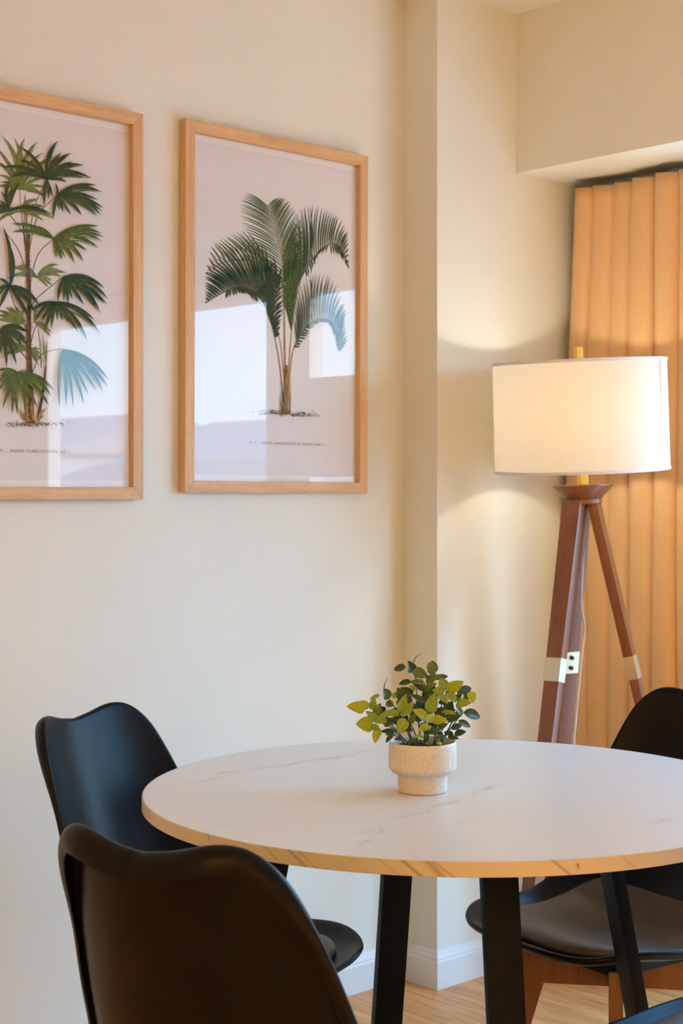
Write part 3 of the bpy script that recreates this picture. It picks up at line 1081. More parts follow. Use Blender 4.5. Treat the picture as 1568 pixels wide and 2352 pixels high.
def prof_at(t):
    s = max(0.0, min(1.0, t)) * acc[-1]
    for i in range(len(acc) - 1):
        if s <= acc[i + 1] + 1e-9:
            f = (s - acc[i]) / (acc[i + 1] - acc[i])
            lo, hi = max(i - 4, 0), min(i + 5, len(PC) - 1)
            return PC[i].lerp(PC[i + 1], f), (PC[hi] - PC[lo]).normalized()
    return PC[-1], (PC[-1] - PC[-5]).normalized()


def sstep(a, b, x):
    x = max(0.0, min(1.0, (x - a) / (b - a)))
    return x * x * (3 - 2 * x)


def shell_point(s, t, off=0.0, r=0.0):
    c, T_ = prof_at(t)
    N = Vector((0, -T_.z, T_.y))          # towards the sitter
    if N.y < 0 and N.z < 0:
        N = -N
    N = Vector((1, 0, 0)).cross(T_)
    if N.z < -0.3 or (abs(N.z) < 0.6 and N.y < 0):
        N = -N
    k = 0.012 + 0.060 * sstep(0.25, 0.62, t) - 0.010 * (1 - sstep(0.0, 0.15, t))
    bulge = k * (abs(s) / 0.2) ** 2.1 + 0.019 * sstep(0.80, 1.0, r) * (1 - sstep(0.44, 0.60, t))
    return c + Vector((s, 0, 0)) + N * (bulge + off), N, T_


OUT = [(0.0, 0.0), (0.09, 0.002), (0.155, 0.025), (0.200, 0.085), (0.224, 0.18), (0.231, 0.27), (0.229, 0.36), (0.222, 0.455), (0.215, 0.55), (0.206, 0.658),
       (0.192, 0.765), (0.176, 0.861), (0.156, 0.941), (0.128, 0.987), (0.0935, 1.0), (0.045, 0.990), (0.0, 0.983)]
OUT = [(a_ * 1.028, b_) for a_, b_ in OUT]
LEN = acc[-1]


def full_outline(pts, n=5):
    half = smooth_path([Vector((s, t * LEN, 0)) for s, t in pts], n)
    half = [p for p in half]
    half[0].x = 0
    half[-1].x = 0
    left = [Vector((-p.x, p.y, 0)) for p in half[1:-1]][::-1]
    return half + left


def grow(bm, outline, seg0, seg1, rings, fn):
    """rings of vertices from the medial segment out to the outline; fn(s, t, r) gives the point"""
    R = []
    for r in rings:
        ring = []
        for p in outline:
            m = Vector((0, min(max(p.y, seg0), seg1), 0))
            q = m.lerp(p, r)
            ring.append(bm.verts.new(fn(q.x, q.y / LEN, r)))
        R.append(ring)
    n = len(outline)
    for A, B in zip(R[:-1], R[1:]):
        for i in range(n):
            j = (i + 1) % n
            bm.faces.new((A[i], A[j], B[j], B[i]))
    return R


def chair_meshes():
    ol = full_outline(OUT)
    n = len(ol)
    bm = bmesh.new()
    R = grow(bm, ol, 0.20, LEN - 0.20, [0.0, 0.12, 0.25, 0.4, 0.55, 0.7, 0.82, 0.91, 0.965, 1.0], lambda s, t, r: shell_point(s, t, 0.0, r)[0])
    last = R[-1]
    outs = []
    for i, p in enumerate(ol):
        d = (ol[(i + 1) % n] - ol[i - 1]).normalized()
        outs.append(Vector((d.y, -d.x, 0)))
    # rolled-over rim: up and over the edge, back and down behind it, then under to the rear face
    for o, h in [(0.003, -0.0012), (0.0055, -0.0045), (0.0060, -0.0100), (0.0045, -0.0165), (0.0005, -0.0235), (-0.0060, -0.0295), (-0.0140, -0.0330), (-0.0195, -0.0345),
                 (-0.0205, -0.0340), (-0.0205, -0.0325), (-0.0190, -0.0280), (-0.0170, -0.0190), (-0.0175, -0.0120), (-0.0200, -0.0085)]:
        ring = []
        for i, p in enumerate(ol):
            pt, N, T_ = shell_point(p.x, p.y / LEN, 0.0, 1.0)
            lip = 0.52 + 0.48 * sstep(0.78, 0.96, p.y / LEN)
            ring.append(bm.verts.new(pt + Vector((outs[i].x, 0, 0)) * (o * lip) + T_ * (outs[i].y * o * lip) + N * (h * lip if h < -0.0085 else h)))
        for i in range(n):
            j = (i + 1) % n
            bm.faces.new((last[i], last[j], ring[j], ring[i]))
        last = ring
    back = grow(bm, ol, 0.20, LEN - 0.20, [0.80, 0.7, 0.55, 0.4, 0.2, 0.0], lambda s, t, r: shell_point(s, t, -0.0065, r)[0])
    for i in range(n):
        j = (i + 1) % n
        bm.faces.new((last[i], last[j], back[0][j], back[0][i]))
    bmesh.ops.remove_doubles(bm, verts=bm.verts[:], dist=0.0004)
    bmesh.ops.recalc_face_normals(bm, faces=bm.faces[:])
    shell = obj('shell', bm, M['black_plastic'], None, smooth=True)
    shell.modifiers.new('sub', 'SUBSURF').levels = 1
    shell.modifiers['sub'].render_levels = 1
    # seat pad
    pad_o = [(0.0, 0.046), (0.076, 0.048), (0.130, 0.068), (0.169, 0.115), (0.188, 0.19), (0.194, 0.28), (0.190, 0.36), (0.176, 0.43), (0.15, 0.475), (0.08, 0.492), (0.0, 0.495)]
    po = full_outline(pad_o)
    bm = bmesh.new()
    grow(bm, po, 0.17, 0.26, [0.0, 0.2, 0.4, 0.6, 0.75, 0.86, 0.93, 0.97, 1.0, 0.995, 0.97],
         lambda s, t, r: shell_point(s, t, 0.0)[0])
    # lift the rings: domed top, rounded rim, underside on the shell
    m = len(po)
    lifts = [0.027, 0.027, 0.0265, 0.025, 0.023, 0.0205, 0.0175, 0.0140, 0.008, 0.003, 0.0005]
    bm.verts.ensure_lookup_table()
    for k, h in enumerate(lifts):
        for i in range(m):
            v = bm.verts[k * m + i]
            v.co.z += h
    bmesh.ops.remove_doubles(bm, verts=bm.verts[:m], dist=0.0004)
    bmesh.ops.recalc_face_normals(bm, faces=bm.faces[:])
    pad = obj('seat_pad', bm, M['black_pad'], None, smooth=True)
    pad.modifiers.new('sub', 'SUBSURF').levels = 1
    pad.modifiers['sub'].render_levels = 1
    # wooden base: two crossing beams, each with a leg at both ends
    parts = [shell, pad]
    for k in range(4):
        a = math.radians(45 + 90 * k)
        d = Vector((math.cos(a), math.sin(a), 0))
        t_ = Vector((0, 0, 1)).cross(d)
        bm = bmesh.new()
        beam(bm, d * 0.238 + BASE, d * 0.145 + Vector((0, 0, 0.372)) + BASE, 0.024, 0.028, 0.026, 0.062, side=t_, bevel=0.003)
        parts.append(obj('leg', bm, M['chair_wood'], None, smooth=True, angle=35))
    for k in range(2):
        a = math.radians(45 + 90 * k)
        d = Vector((math.cos(a), math.sin(a), 0))
        bm = bmesh.new()
        z = 0.330 - 0.0005 * k
        beam(bm, d * -0.15 + Vector((0, 0, z)) + BASE, d * 0.15 + Vector((0, 0, z)) + BASE, 0.026, 0.055, bevel=0.002)
        parts.append(obj('cross_rail', bm, M['chair_wood'], None, smooth=True, angle=35))
    bm = bmesh.new()
    box(bm, -0.10, 0.10, -0.13, 0.07, 0.3575, 0.385, bevel=0.002)
    parts.append(obj('mounting_plate', bm, M['black_steel'], None))
    return parts


BASE = Vector((0, -0.03, 0))
CHAIR = chair_meshes()
CHAIRS = [((1.691, 2.118), (0.355, -0.935), 'black shell dining chair between the table and the wall below the pictures'),
          ((1.347, 1.542), (0.963, 0.268), 'nearest black shell dining chair seen from behind, at the table\'s left front'),
          ((2.340, 1.782), (-0.991, 0.137), 'black shell dining chair in front of the tripod lamp'),
          ((1.946, 1.216), (0.0, 1.0), 'black shell dining chair of which only a seat corner shows at the bottom right')]
for i, ((cx, cy), (fx, fy), lab) in enumerate(CHAIRS):
    root = empty('dining_chair', (cx, cy, 0), math.atan2(fy, fx) - math.pi / 2)
    tag(root, lab, 'chair', 'black dining chairs around the round table')
    for p in CHAIR:
        q = p if i == 0 else p.copy()
        if i:
            COL.objects.link(q)
        q.parent = root

# ------------------------------------------------------------------ tripod floor lamp
LZ = 3.78


def lp(px, py, dz=0.0):
    return world_at(px, py, LZ + dz)


hub = lp(1340, 1122)
lamp = empty('tripod_floor_lamp', (hub.x, hub.y, 0))
tag(lamp, 'walnut tripod floor lamp with a lit white drum shade', 'lamp')
LI = Matrix.Translation(Vector((-hub.x, -hub.y, 0)))


def L(v):
    return LI @ v


axis_top, axis_bot = L(lp(1327, 797)), L(lp(1338, 1120))
up = (axis_top - axis_bot).normalized()
rotm = up.to_track_quat('Z', 'Y').to_matrix().to_4x4()
hubm = Matrix.Translation(axis_bot) @ rotm
s_ = LZ / F
bm = lathe(bmesh.new(), [(0, -0.040), (0.044, -0.040), (0.046, -0.038), (0.046, -0.029), (0.044, -0.027), (0.046, -0.026), (0.0700, -0.001), (0.0728, 0.003), (0.0728, 0.006), (0.070, 0.007), (0.02, 0.003), (0, 0.003)], 56, hubm)
obj('hub', bm, M['lamp_wood'], lamp, smooth=True, angle=30)
bm = bmesh.new()
hd = up
sq = (RGT - up * RGT.dot(up)).normalized()
sq = (sq + up.cross(sq) * 0.30).normalized()
beam(bm, axis_bot, axis_bot + up * 0.10, 0.020, 0.020, side=sq, bevel=0.0008)
obj('pole', bm, M['brass'], lamp)
bm = bmesh.new()
beam(bm, axis_top - up * 0.075, axis_top, 0.016, 0.016, side=sq, bevel=0.0008)
obj('finial', bm, M['brass'], lamp)

# shade: drum, slightly tipped
c_top, c_bot = L(lp(1329.5, 832)), L(lp(1335.5, 1078))
sh_mid = (c_top + c_bot) / 2
sh_h = (c_top - c_bot).length
sh_up = ((c_top - c_bot).normalized() + FWD * -0.052 + RGT * -0.012).normalized()
shm = Matrix.Translation(sh_mid) @ sh_up.to_track_quat('Z', 'Y').to_matrix().to_4x4()
SR = 0.2105
m, n, l, bs = new_mat('white_linen_shade')
n.remove(bs)
out = n['Material Output']
dif = n.new('ShaderNodeBsdfDiffuse')
tra = n.new('ShaderNodeBsdfTranslucent')
mix = n.new('ShaderNodeMixShader')
tc = n.new('ShaderNodeTexCoord')
mp = n.new('ShaderNodeMapping')
mp.inputs['Scale'].default_value = (300, 300, 25)
nz = n.new('ShaderNodeTexNoise')
nz.inputs['Scale'].default_value = 1.0
rp = n.new('ShaderNodeValToRGB')
rp.color_ramp.elements[0].color = (0.66, 0.645, 0.63, 1)
rp.color_ramp.elements[1].color = (0.74, 0.725, 0.71, 1)
l.new(tc.outputs['Object'], mp.inputs[0])
l.new(mp.outputs[0], nz.inputs['Vector'])
l.new(nz.outputs['Fac'], rp.inputs['Fac'])
l.new(rp.outputs[0], dif.inputs[0])
tra.inputs[0].default_value = (0.92, 0.75, 0.53, 1)
mix.inputs[0].default_value = 0.37
l.new(dif.outputs[0], mix.inputs[1])
l.new(tra.outputs[0], mix.inputs[2])
l.new(mix.outputs[0], out.inputs['Surface'])
M['shade'] = m
bm = bmesh.new()
lathe(bm, [(SR * 0.996, sh_h / 2), (SR * 1.006, -sh_h / 2)], 96)
bmesh.ops.transform(bm, matrix=shm, verts=bm.verts[:])
shade = obj('shade', bm, m, lamp, smooth=True)
M['tape'] = plain('white_shade_trim', (0.74, 0.73, 0.74), rough=0.7, noise=0.03, scale=200)
for zz, rr in ((sh_h / 2, SR * 0.996), (-sh_h / 2, SR * 1.006)):
    bm = lathe(bmesh.new(), [(rr - 0.002, zz - 0.004), (rr + 0.0014, zz - 0.004), (rr + 0.0018, zz), (rr + 0.0014, zz + 0.003), (rr - 0.002, zz + 0.003)], 96, shm, closed=True)
    obj('trim_ring', bm, M['tape'], shade, smooth=True, angle=40)
# seam strip on the right
aa = None
inv3 = shm.inverted().to_3x3()
dr = inv3 @ (RGT * 0.83 - FWD * 0.56)
th0 = math.atan2(dr.y, dr.x)
bm = bmesh.new()
rows = []
for q in range(4):
    a = th0 + (q - 1.5) * 0.016
    rows.append([bm.verts.new((math.cos(a) * (SR * 1.006 + 0.0006), math.sin(a) * (SR * 1.006 + 0.0006), z)) for z in (-sh_h / 2, sh_h / 2)])
for A, B in zip(rows[:-1], rows[1:]):
    bm.faces.new((A[0], B[0], B[1], A[1]))
bmesh.ops.transform(bm, matrix=shm, verts=bm.verts[:])
obj('seam', bm, M['tape'], shade)
# spider and bulb
bm = bmesh.new()
for q in range(3):
    a = q * 2 * math.pi / 3 + 0.4
    tube(bm, [shm @ Vector((0, 0, sh_h / 2 - 0.018)), shm @ Vector((SR * 0.99 * math.cos(a), SR * 0.99 * math.sin(a), sh_h / 2 - 0.003))], 0.0022, seg=8)
obj('spider', bm, M['brass'], shade)
bulb_c = sh_mid + up * -0.005
bm = lathe(bmesh.new(), [(0, 0.052), (0.014, 0.049), (0.025, 0.038), (0.030, 0.022), (0.027, 0.004), (0.017, -0.016), (0.0135, -0.026), (0.0135, -0.045), (0, -0.045)], 32, Matrix.Translation(bulb_c) @ rotm)
bulb = obj('bulb', bm, emitter('warm_bulb_glass', (1.0, 0.88, 0.66), 16.0), lamp, smooth=True)
ld = bpy.data.lights.new('bulb_light', 'POINT')
ld.energy = 60.0
ld.color = (1.0, 0.90, 0.68)
ld.shadow_soft_size = 0.031
lo = bpy.data.objects.new('bulb_light', ld)
COL.objects.link(lo)
lo.parent = lamp
lo.location = bulb_c + up * 0.02
bulb.visible_shadow = True

# legs
feet_off = {'front': (-0.235, -0.265), 'right': (0.254, -0.10), 'back': (-0.100, 0.215)}
top_off = {'front': (-0.026, -0.020), 'right': (0.024, -0.010), 'back': (-0.004, 0.024)}
base_c = L(lp(1374, 2264))
base_c.z = 0
for nm in ('front', 'right', 'back'):
    fr_, ff = feet_off[nm]
    tr_, tf = top_off[nm]
    foot = base_c + RGT * fr_ + FWD * ff
    foot.z = 0.0
    topp = axis_bot - up * 0.036 + RGT * tr_ + FWD * tf
    radial = Vector((foot.x - base_c.x, foot.y - base_c.y, 0)).normalized()
    side = Vector((0, 0, 1)).cross(radial)
    d = topp - foot
    zj = 0.807
    f1 = (zj - 0.026) / topp.z
    f2 = (zj + 0.026) / topp.z
    bm = bmesh.new()
    beam(bm, foot, foot + d * f1, 0.030, 0.022, 0.042, 0.022, side=side, bevel=0.0015)
    leg = obj('lower_leg', bm, M['lamp_wood'], lamp, smooth=True, angle=35)
    bm = bmesh.new()
    beam(bm, foot + d * f2, topp, 0.043, 0.024, 0.052, 0.024, side=side, bevel=0.0015)
    leg = obj('upper_leg', bm, M['lamp_wood'], lamp, smooth=True, angle=35)
    bm = bmesh.new()
    beam(bm, foot + d * (f1 - 0.001), foot + d * (f2 + 0.001), 0.045, 0.0265, side=side, bevel=0.001)
    sl = obj('brass_sleeve', bm, M['pale_brass'], lamp)
    dn = d.normalized()
    inward = side.cross(dn).normalized()
    if inward.dot(radial) > 0:
        inward = -inward
    mid = foot + d * ((f1 + f2) / 2) + inward * 0.0128
    for off in ((-0.013, 0.013) if nm == 'back' else ()):
        bm = bmesh.new()
        tube(bm, [mid + dn * off, mid + dn * off + inward * 0.0045], 0.0052, seg=14)
        obj('screw', bm, M['dark_metal'], sl, smooth=True, angle=40)
# clear power cable hanging from the hub
cable_px = [(1350, 1165, -0.01), (1345, 1210, 0.0), (1338, 1290, 0.02), (1335, 1390, 0.03), (1342, 1440, 0.03), (1337, 1490, 0.03), (1330, 1560, 0.02), (1321, 1660, 0.02), (1318, 1720, 0.03)]
pts = smooth_path([L(lp(a, b, c)) for a, b, c in cable_px] + [L(lp(1330, 1900, 0.06)), L(lp(1350, 2200, 0.12)), Vector((L(lp(1380, 2240, 0.12)).x, L(lp(1380, 2240, 0.12)).y, 0.005))], 6)
obj('power_cable', tube(bmesh.new(), pts, 0.0034, seg=8), M['cable'], lamp, smooth=True)

# ------------------------------------------------------------------ potted plant
PZ = 2.488
pc = world_at(970, 1828, PZ)
pc.z = TZ
plant = empty('potted_plant', pc)
tag(plant, 'small leafy green plant in a speckled cream footed pot on the table', 'plant')

PR, PB = 0.0542, 0.040
seg = 420
prof = [(0.0, 0.0), (PB - 0.002, 0.0), (PB - 0.0004, 0.0012), (PB, 0.003), (PB, 0.026), (PB + 0.001, 0.0275), (0.0455, 0.0295), (0.0500, 0.0325), (0.0530, 0.0365)]
prof += [(PR, 0.0395 + 0.0385 * k / 44) for k in range(45)]
prof += [(PR - 0.0004, 0.0795), (PR - 0.0014, 0.0805), (PR - 0.0028, 0.0802), (PR - 0.0036, 0.079), (PR - 0.0040, 0.072), (PR - 0.0040, 0.064), (0, 0.064)]
bm = lathe(bmesh.new(), prof, seg)
NA = 10
for v in bm.verts:
    r = math.hypot(v.co.x, v.co.y)
    if abs(r - PR) < 1e-5 and 0.0395 <= v.co.z <= 0.0781:
        a = math.atan2(v.co.y, v.co.x)
        # nested arches pressed in relief round the body
        cell = 2 * math.pi * PR / NA
        q = ((a / (2 * math.pi) * NA + 0.27) % 1.0 - 0.5) * cell
        zc = 0.0625
        dist = abs(q) if v.co.z < zc else math.hypot(q, v.co.z - zc)
        h = 0.0
        for rr in (0.0022, 0.0058, 0.0094, 0.0130):
            h = max(h, 1 - abs(dist - rr) / 0.0011)
        h = max(0.0, min(1.0, h)) * (1 if v.co.z > 0.041 else 0)
        k = (PR + 0.0006 * h) / r
        v.co.x *= k
        v.co.y *= k
m, n, l, bs = new_mat('speckled_cream_glaze')
tc = n.new('ShaderNodeTexCoord')
vo = n.new('ShaderNodeTexVoronoi')
vo.inputs['Scale'].default_value = 760
l.new(tc.outputs['Object'], vo.inputs['Vector'])
sepc = n.new('ShaderNodeSeparateColor')
l.new(vo.outputs['Color'], sepc.inputs[0])
sz = node_math(n, l, 'MULTIPLY', sepc.outputs[1], 0.45)
inside = node_math(n, l, 'LESS_THAN', vo.outputs['Distance'], sz)
pick = node_math(n, l, 'GREATER_THAN', sepc.outputs[0], 0.55)
sp = node_math(n, l, 'MULTIPLY', inside, pick)
mx = n.new('ShaderNodeMix')
mx.data_type = 'RGBA'
l.new(sp, mx.inputs[0])
mx.inputs[6].default_value = (0.76, 0.68, 0.575, 1)
mx.inputs[7].default_value = (0.30, 0.16, 0.075, 1)
l.new(mx.outputs[2], bs.inputs['Base Color'])
bs.inputs['Roughness'].default_value = 0.38
obj('pot', bm, m, plant, smooth=True, angle=50)
bm = lathe(bmesh.new(), [(0, 0.0715), (0.02, 0.0712), (0.04, 0.0705), (PR - 0.0041, 0.069)], 40)
random.seed(2)
for v in bm.verts:
    v.co.z += random.uniform(-0.002, 0.002)
obj('moss', bm, M['soil'], plant)


def leaf_material(name, dark, light):
    m, n, l, b = new_mat(name)
    tc = n.new('ShaderNodeTexCoord')
    sep = n.new('ShaderNodeSeparateXYZ')
    l.new(tc.outputs['Object'], sep.inputs[0])
    nz = n.new('ShaderNodeTexNoise')
    nz.inputs['Scale'].default_value = 5
    nz.inputs['Detail'].default_value = 4
    l.new(tc.outputs['Object'], nz.inputs['Vector'])
    ax = node_math(n, l, 'ABSOLUTE', sep.outputs[0])
    # midrib, side veins and a paler margin
    rib = node_math(n, l, 'LESS_THAN', ax, 0.016)
    q = node_math(n, l, 'SUBTRACT', sep.outputs[1], node_math(n, l, 'MULTIPLY', ax, 0.9))
    vein = node_math(n, l, 'GREATER_THAN', node_math(n, l, 'SINE', node_math(n, l, 'MULTIPLY', q, 52)), 0.93)
    edge = node_math(n, l, 'MULTIPLY', node_math(n, l, 'SUBTRACT', ax, 0.19, True), 5.0, True)
    f = node_math(n, l, 'ADD', node_math(n, l, 'MULTIPLY', node_math(n, l, 'SUBTRACT', nz.outputs['Fac'], 0.32, True), 1.5), node_math(n, l, 'MULTIPLY', node_math(n, l, 'MAXIMUM', rib, vein), 0.22))
    f = node_math(n, l, 'ADD', f, node_math(n, l, 'MULTIPLY', edge, 0.7), True)
    mx = n.new('ShaderNodeMix')
    mx.data_type = 'RGBA'
    l.new(f, mx.inputs[0])
    mx.inputs[6].default_value = tuple(dark) + (1,)
    mx.inputs[7].default_value = tuple(light) + (1,)
    l.new(mx.outputs[2], b.inputs['Base Color'])
    b.inputs['Roughness'].default_value = 0.42
    b.inputs['Subsurface Weight'].default_value = 0.0
    return m


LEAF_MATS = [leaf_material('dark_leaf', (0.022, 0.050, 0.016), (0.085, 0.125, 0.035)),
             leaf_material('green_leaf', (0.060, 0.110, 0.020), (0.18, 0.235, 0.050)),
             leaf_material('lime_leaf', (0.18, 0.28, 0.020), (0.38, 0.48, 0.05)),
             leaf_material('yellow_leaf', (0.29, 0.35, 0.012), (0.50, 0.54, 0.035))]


def leaf_mesh(name, mat, curl, fold):
    """one pointed oval leaf, base at the origin, tip at y = 1, half width about 0.25"""
    me = bpy.data.meshes.new(name)
    vs, fs = [], []
    ny = 7
    for j in range(ny + 1):
        t = j / ny
        w = 0.265 * (math.sin(math.pi * t ** 0.78) ** 0.75 if 0 < t < 1 else 0.0) + (0.012 if j == 0 else 0.0)
        for i in (-1, -0.5, 0, 0.5, 1):
            vs.append((w * i, t, fold * abs(i) * w - curl * t * t + 0.02 * math.sin(6 * t + 2 * i)))
    for j in range(ny):
        for i in range(4):
            a = j * 5 + i
            fs.append((a, a + 1, a + 6, a + 5))
    me.from_pydata(vs, [], fs)
    me.materials.append(mat)
    for p in me.polygons:
        p.use_smooth = True
    me.update()
    return me


LEAVES = [[leaf_mesh('leaf', mt, c, f) for c, f in ((0.10, 0.35), (0.22, 0.5))] for mt in LEAF_MATS]


def zp(x, y):
    return 780 + x * 0.22321, 1480 + y * 0.22321


def plant_pt(x, y, d):
    px, py = zp(x, y)
    return world_at(px, py, PZ + d) - pc


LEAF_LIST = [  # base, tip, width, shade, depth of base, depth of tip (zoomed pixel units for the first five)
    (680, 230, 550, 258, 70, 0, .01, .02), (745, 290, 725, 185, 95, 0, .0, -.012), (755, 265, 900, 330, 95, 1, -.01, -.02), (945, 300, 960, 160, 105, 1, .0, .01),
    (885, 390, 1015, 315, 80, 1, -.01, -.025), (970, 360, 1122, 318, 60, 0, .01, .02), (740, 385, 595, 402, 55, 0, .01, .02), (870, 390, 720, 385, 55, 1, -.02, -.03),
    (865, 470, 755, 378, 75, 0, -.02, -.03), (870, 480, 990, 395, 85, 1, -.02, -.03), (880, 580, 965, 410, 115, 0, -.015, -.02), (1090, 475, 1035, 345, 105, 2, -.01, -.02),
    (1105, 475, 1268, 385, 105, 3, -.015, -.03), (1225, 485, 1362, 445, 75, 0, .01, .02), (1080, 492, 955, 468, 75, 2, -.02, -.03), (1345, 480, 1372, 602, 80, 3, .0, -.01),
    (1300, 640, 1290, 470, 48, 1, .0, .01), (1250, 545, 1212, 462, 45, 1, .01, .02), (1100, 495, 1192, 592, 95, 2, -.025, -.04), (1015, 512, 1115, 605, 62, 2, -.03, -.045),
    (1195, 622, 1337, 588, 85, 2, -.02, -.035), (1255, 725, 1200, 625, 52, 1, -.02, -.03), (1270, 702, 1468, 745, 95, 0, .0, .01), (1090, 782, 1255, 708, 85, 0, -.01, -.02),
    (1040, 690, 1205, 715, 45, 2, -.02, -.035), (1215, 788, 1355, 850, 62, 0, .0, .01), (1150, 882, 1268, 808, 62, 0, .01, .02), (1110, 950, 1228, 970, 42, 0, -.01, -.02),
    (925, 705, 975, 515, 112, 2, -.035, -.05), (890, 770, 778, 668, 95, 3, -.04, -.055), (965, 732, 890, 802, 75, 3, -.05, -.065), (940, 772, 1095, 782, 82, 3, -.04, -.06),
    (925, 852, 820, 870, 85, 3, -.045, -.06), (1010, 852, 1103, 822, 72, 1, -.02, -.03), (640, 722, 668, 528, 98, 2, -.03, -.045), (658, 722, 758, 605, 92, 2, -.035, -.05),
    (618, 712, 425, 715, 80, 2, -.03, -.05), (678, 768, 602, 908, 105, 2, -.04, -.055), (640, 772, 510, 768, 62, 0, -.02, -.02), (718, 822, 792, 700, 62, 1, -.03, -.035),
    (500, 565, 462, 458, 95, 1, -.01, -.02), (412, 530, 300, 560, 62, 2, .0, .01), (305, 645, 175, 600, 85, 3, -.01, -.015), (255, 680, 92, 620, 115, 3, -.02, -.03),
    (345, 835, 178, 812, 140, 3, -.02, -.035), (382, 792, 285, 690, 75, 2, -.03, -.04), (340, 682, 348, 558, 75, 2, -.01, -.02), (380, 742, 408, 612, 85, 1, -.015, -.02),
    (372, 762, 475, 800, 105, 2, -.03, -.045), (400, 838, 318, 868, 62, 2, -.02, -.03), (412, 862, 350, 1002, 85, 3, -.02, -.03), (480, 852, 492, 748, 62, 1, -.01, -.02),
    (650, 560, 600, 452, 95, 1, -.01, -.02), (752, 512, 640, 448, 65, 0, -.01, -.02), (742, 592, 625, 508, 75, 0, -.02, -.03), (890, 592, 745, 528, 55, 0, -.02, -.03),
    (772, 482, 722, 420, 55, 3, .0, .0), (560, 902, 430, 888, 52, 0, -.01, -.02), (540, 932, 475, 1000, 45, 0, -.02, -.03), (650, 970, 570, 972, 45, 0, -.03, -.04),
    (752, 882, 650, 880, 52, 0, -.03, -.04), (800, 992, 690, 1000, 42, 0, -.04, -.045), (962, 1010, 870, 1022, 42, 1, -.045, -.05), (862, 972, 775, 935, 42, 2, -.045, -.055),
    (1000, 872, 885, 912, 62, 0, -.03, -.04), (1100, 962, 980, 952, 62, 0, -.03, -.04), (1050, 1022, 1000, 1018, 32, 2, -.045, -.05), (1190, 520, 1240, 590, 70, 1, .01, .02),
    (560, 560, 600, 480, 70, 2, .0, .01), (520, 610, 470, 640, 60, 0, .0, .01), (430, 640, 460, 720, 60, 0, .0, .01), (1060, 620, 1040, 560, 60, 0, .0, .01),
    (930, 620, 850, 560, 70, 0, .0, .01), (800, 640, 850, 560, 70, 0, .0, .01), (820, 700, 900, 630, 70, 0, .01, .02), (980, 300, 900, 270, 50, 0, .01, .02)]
rng = random.Random(21)
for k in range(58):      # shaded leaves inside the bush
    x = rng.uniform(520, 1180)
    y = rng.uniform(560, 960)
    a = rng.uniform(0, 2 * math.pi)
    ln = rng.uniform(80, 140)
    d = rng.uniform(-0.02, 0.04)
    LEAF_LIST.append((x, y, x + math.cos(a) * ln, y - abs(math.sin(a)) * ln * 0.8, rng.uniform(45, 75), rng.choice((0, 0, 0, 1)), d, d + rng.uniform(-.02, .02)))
for bx, by, tx, ty, w, sh, d0, d1 in LEAF_LIST:
    a, b = plant_pt(bx, by, d0), plant_pt(tx, ty, d1)
    if a.z < 0.078:
        a.z = 0.078
    yv = b - a
    ln = yv.length
    yv.normalize()
    view = (a + pc - Vector((0, 0, EYE))).normalized()
    nrm = -view + Vector((0, 0, 0.35)) + Vector((rng.uniform(-.35, .35), rng.uniform(-.35, .35), rng.uniform(-.2, .3)))
    xv = yv.cross(nrm)
    xv.normalize()
    zv = xv.cross(yv)
    wid = w * 1.12 * 0.22321 / F * PZ / 0.50
    mt = Matrix((xv * wid, yv * ln, zv * (0.5 * (wid + ln)))).transposed().to_4x4()
    mt.translation = a
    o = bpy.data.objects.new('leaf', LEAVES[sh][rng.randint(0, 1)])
    COL.objects.link(o)
    o.parent = plant
    o.matrix_local = mt
STEMS = [((840, 990), (800, 700), (790, 360), -.01), ((870, 1000), (880, 700), (872, 395), -.02), ((900, 1000), (940, 600), (948, 300), .0), ((760, 1000), (640, 760), (505, 565), -.005),
         ((780, 1010), (690, 830), (645, 720), -.035), ((960, 1000), (1020, 720), (1095, 480), -.012), ((1010, 1020), (1130, 880), (1270, 690), -.005), ((880, 1020), (900, 860), (930, 700), -.04),
         ((700, 1000), (560, 880), (385, 790), -.025), ((950, 1010), (1080, 840), (1225, 740), -.02), ((820, 1020), (760, 880), (680, 770), -.04), ((990, 1020), (1060, 960), (1110, 900), .0),
         ((740, 1010), (520, 820), (300, 640), -.01), ((1090, 480), (1180, 520), (1340, 490), -.002), ((790, 360), (760, 300), (750, 270), -.005), ((1020, 1015), (1200, 700), (1230, 480), .01)]
for a, c, b, d in STEMS:
    p = [plant_pt(a[0], a[1], d * 0.5), plant_pt(c[0], c[1], d), plant_pt(b[0], b[1], d)]
    if a[1] > 950:
        p[0].z = 0.070
    obj('stem', tube(bmesh.new(), smooth_path(p, 6), 0.0013, 0.0008, seg=6), M['stem'], plant, smooth=True)
for pts_ in (((760, 185), (785, 130), (850, 88)), ((455, 460), (465, 400), (497, 340))):
    obj('tendril', tube(bmesh.new(), smooth_path([plant_pt(x, y, 0) for x, y in pts_], 6), 0.0011, 0.0003, seg=6), LEAF_MATS[1], plant, smooth=True)

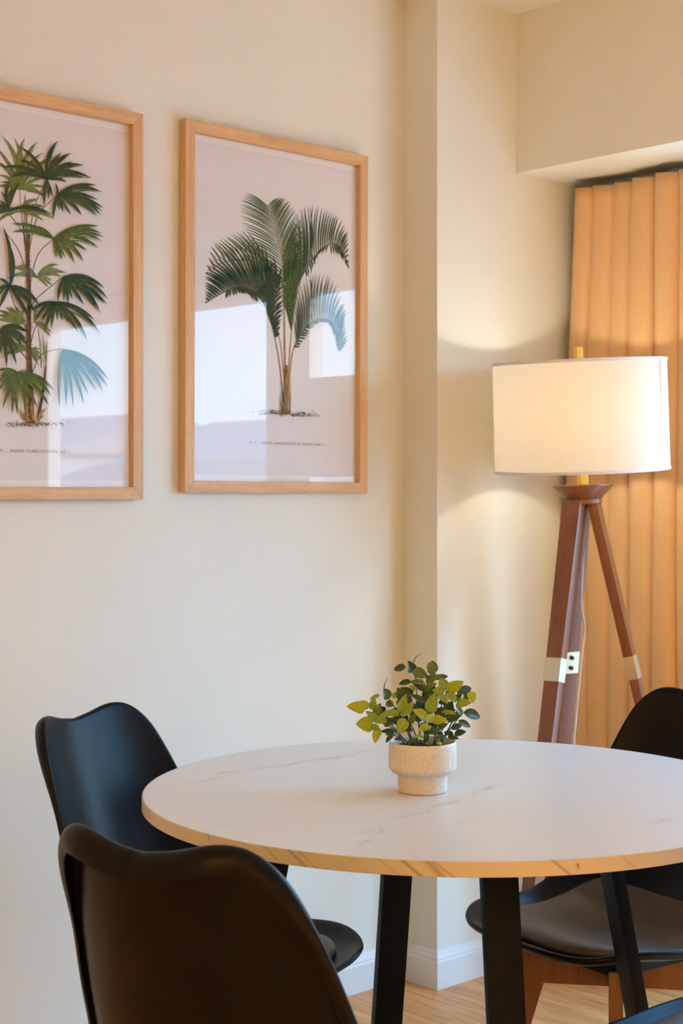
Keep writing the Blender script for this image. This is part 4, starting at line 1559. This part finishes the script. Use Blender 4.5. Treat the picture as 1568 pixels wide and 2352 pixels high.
# ------------------------------------------------------------------ added fill lamps, unseen behind the camera, made up to supply warm fill
FILL_WATT = (72.0, 60.0)
for i, (x, y, lab) in enumerate(((-2.0, -0.3, 'added brass fill lamp, out of view at the rear wall, nearer the picture wall'), (-2.0, -1.9, 'added brass fill lamp, out of view in the rear corner, farthest from the picture wall'))):
    r = empty('fill_lamp', (x, y, 0))
    tag(r, lab, 'lamp', 'added brass fill lamps, out of view')
    obj('base', lathe(bmesh.new(), [(0, 0), (0.13, 0), (0.135, 0.006), (0.13, 0.018), (0.02, 0.026), (0, 0.026)], 40), M['brass'], r, smooth=True, angle=30)
    obj('pole', tube(bmesh.new(), [Vector((0, 0, 0.02)), Vector((0, 0, 1.68))], 0.012, seg=16), M['brass'], r, smooth=True, angle=40)
    obj('bowl', lathe(bmesh.new(), [(0, 1.66), (0.05, 1.67), (0.12, 1.71), (0.165, 1.78), (0.168, 1.78), (0.122, 1.705), (0.05, 1.664), (0, 1.655)], 48), M['brass'], r, smooth=True, angle=50)
    obj('bulb', lathe(bmesh.new(), [(0, 1.665), (0.014, 1.668), (0.016, 1.70), (0.03, 1.725), (0.02, 1.75), (0, 1.757)], 24), emitter('warm_fill_bulb', (1.0, 0.60, 0.11), 20.0), r, smooth=True)
    ld = bpy.data.lights.new('fill_light', 'AREA')
    ld.shape = 'DISK'
    ld.size = 0.26
    ld.energy = FILL_WATT[i]
    ld.color = (1.0, 0.60, 0.11)
    lo = bpy.data.objects.new('fill_light', ld)
    COL.objects.link(lo)
    lo.parent = r
    lo.location = (0, 0, 1.765)
    lo.rotation_euler = (math.pi, 0, 0)

# ------------------------------------------------------------------ outside: ground and the houses across the street, seen mirrored in the picture glass
g = bmesh.new()
box(g, X_WIN + T + 0.5, 160, -90, 90, -6.2, -6.0)
tag(obj('street_ground', g, plain('pale_paving', (0.36, 0.35, 0.34), rough=0.9, noise=0.1, scale=0.4)), kind='structure')


def house(x, y0, y1, depth, zt, wallc, roofc, label, n):
    r = empty('house', (x, (y0 + y1) / 2, -6))
    tag(r, label, 'building', 'houses across the street')
    w = (y1 - y0) / 2
    h = zt + 6
    obj('walls', box(bmesh.new(), 0, depth, -w, w, 0, h), plain('render_coat', wallc, rough=0.9, noise=0.03, scale=0.5), r)
    bm = bmesh.new()
    A = [bm.verts.new(p) for p in ((-0.5, -w - 0.4, h), (depth + 0.5, -w - 0.4, h), (depth + 0.5, w + 0.4, h), (-0.5, w + 0.4, h), (depth / 2, -w - 0.4, h + 1.6), (depth / 2, w + 0.4, h + 1.6))]
    for f in ((0, 1, 2, 3), (0, 3, 5, 4), (1, 4, 5, 2), (0, 4, 1), (3, 2, 5)):
        bm.faces.new([A[i] for i in f])
    bmesh.ops.recalc_face_normals(bm, faces=bm.faces[:])
    obj('roof', bm, plain('roof_tiles', roofc, rough=0.8, noise=0.1, scale=2), r)
    fm = plain('dark_window_glass', (0.10, 0.12, 0.15), rough=0.15, noise=0.05)
    for k in range(n):
        for zz in (1.2, 4.2):
            yy = -w + (k + 0.5) * 2 * w / n
            obj('window', box(bmesh.new(), -0.06, 0.04, yy - 0.6, yy + 0.6, zz, zz + 1.4), fm, r)


house(30, -64, -41, 9, 2.6, (0.66, 0.62, 0.66), (0.45, 0.42, 0.45), 'long pale house mirrored in the fan palm print', 7)
house(31, -39, -24, 9, 2.2, (0.72, 0.70, 0.72), (0.50, 0.46, 0.47), 'white house mirrored in the feathery palm print', 5)
house(34, -21, -6, 9, 1.2, (0.70, 0.68, 0.66), (0.25, 0.25, 0.27), 'white house with a dark grey roof across the street', 4)
house(29, -3, 12, 9, 1.6, (0.58, 0.56, 0.58), (0.30, 0.22, 0.19), 'pale house with a brown roof opposite the window', 5)
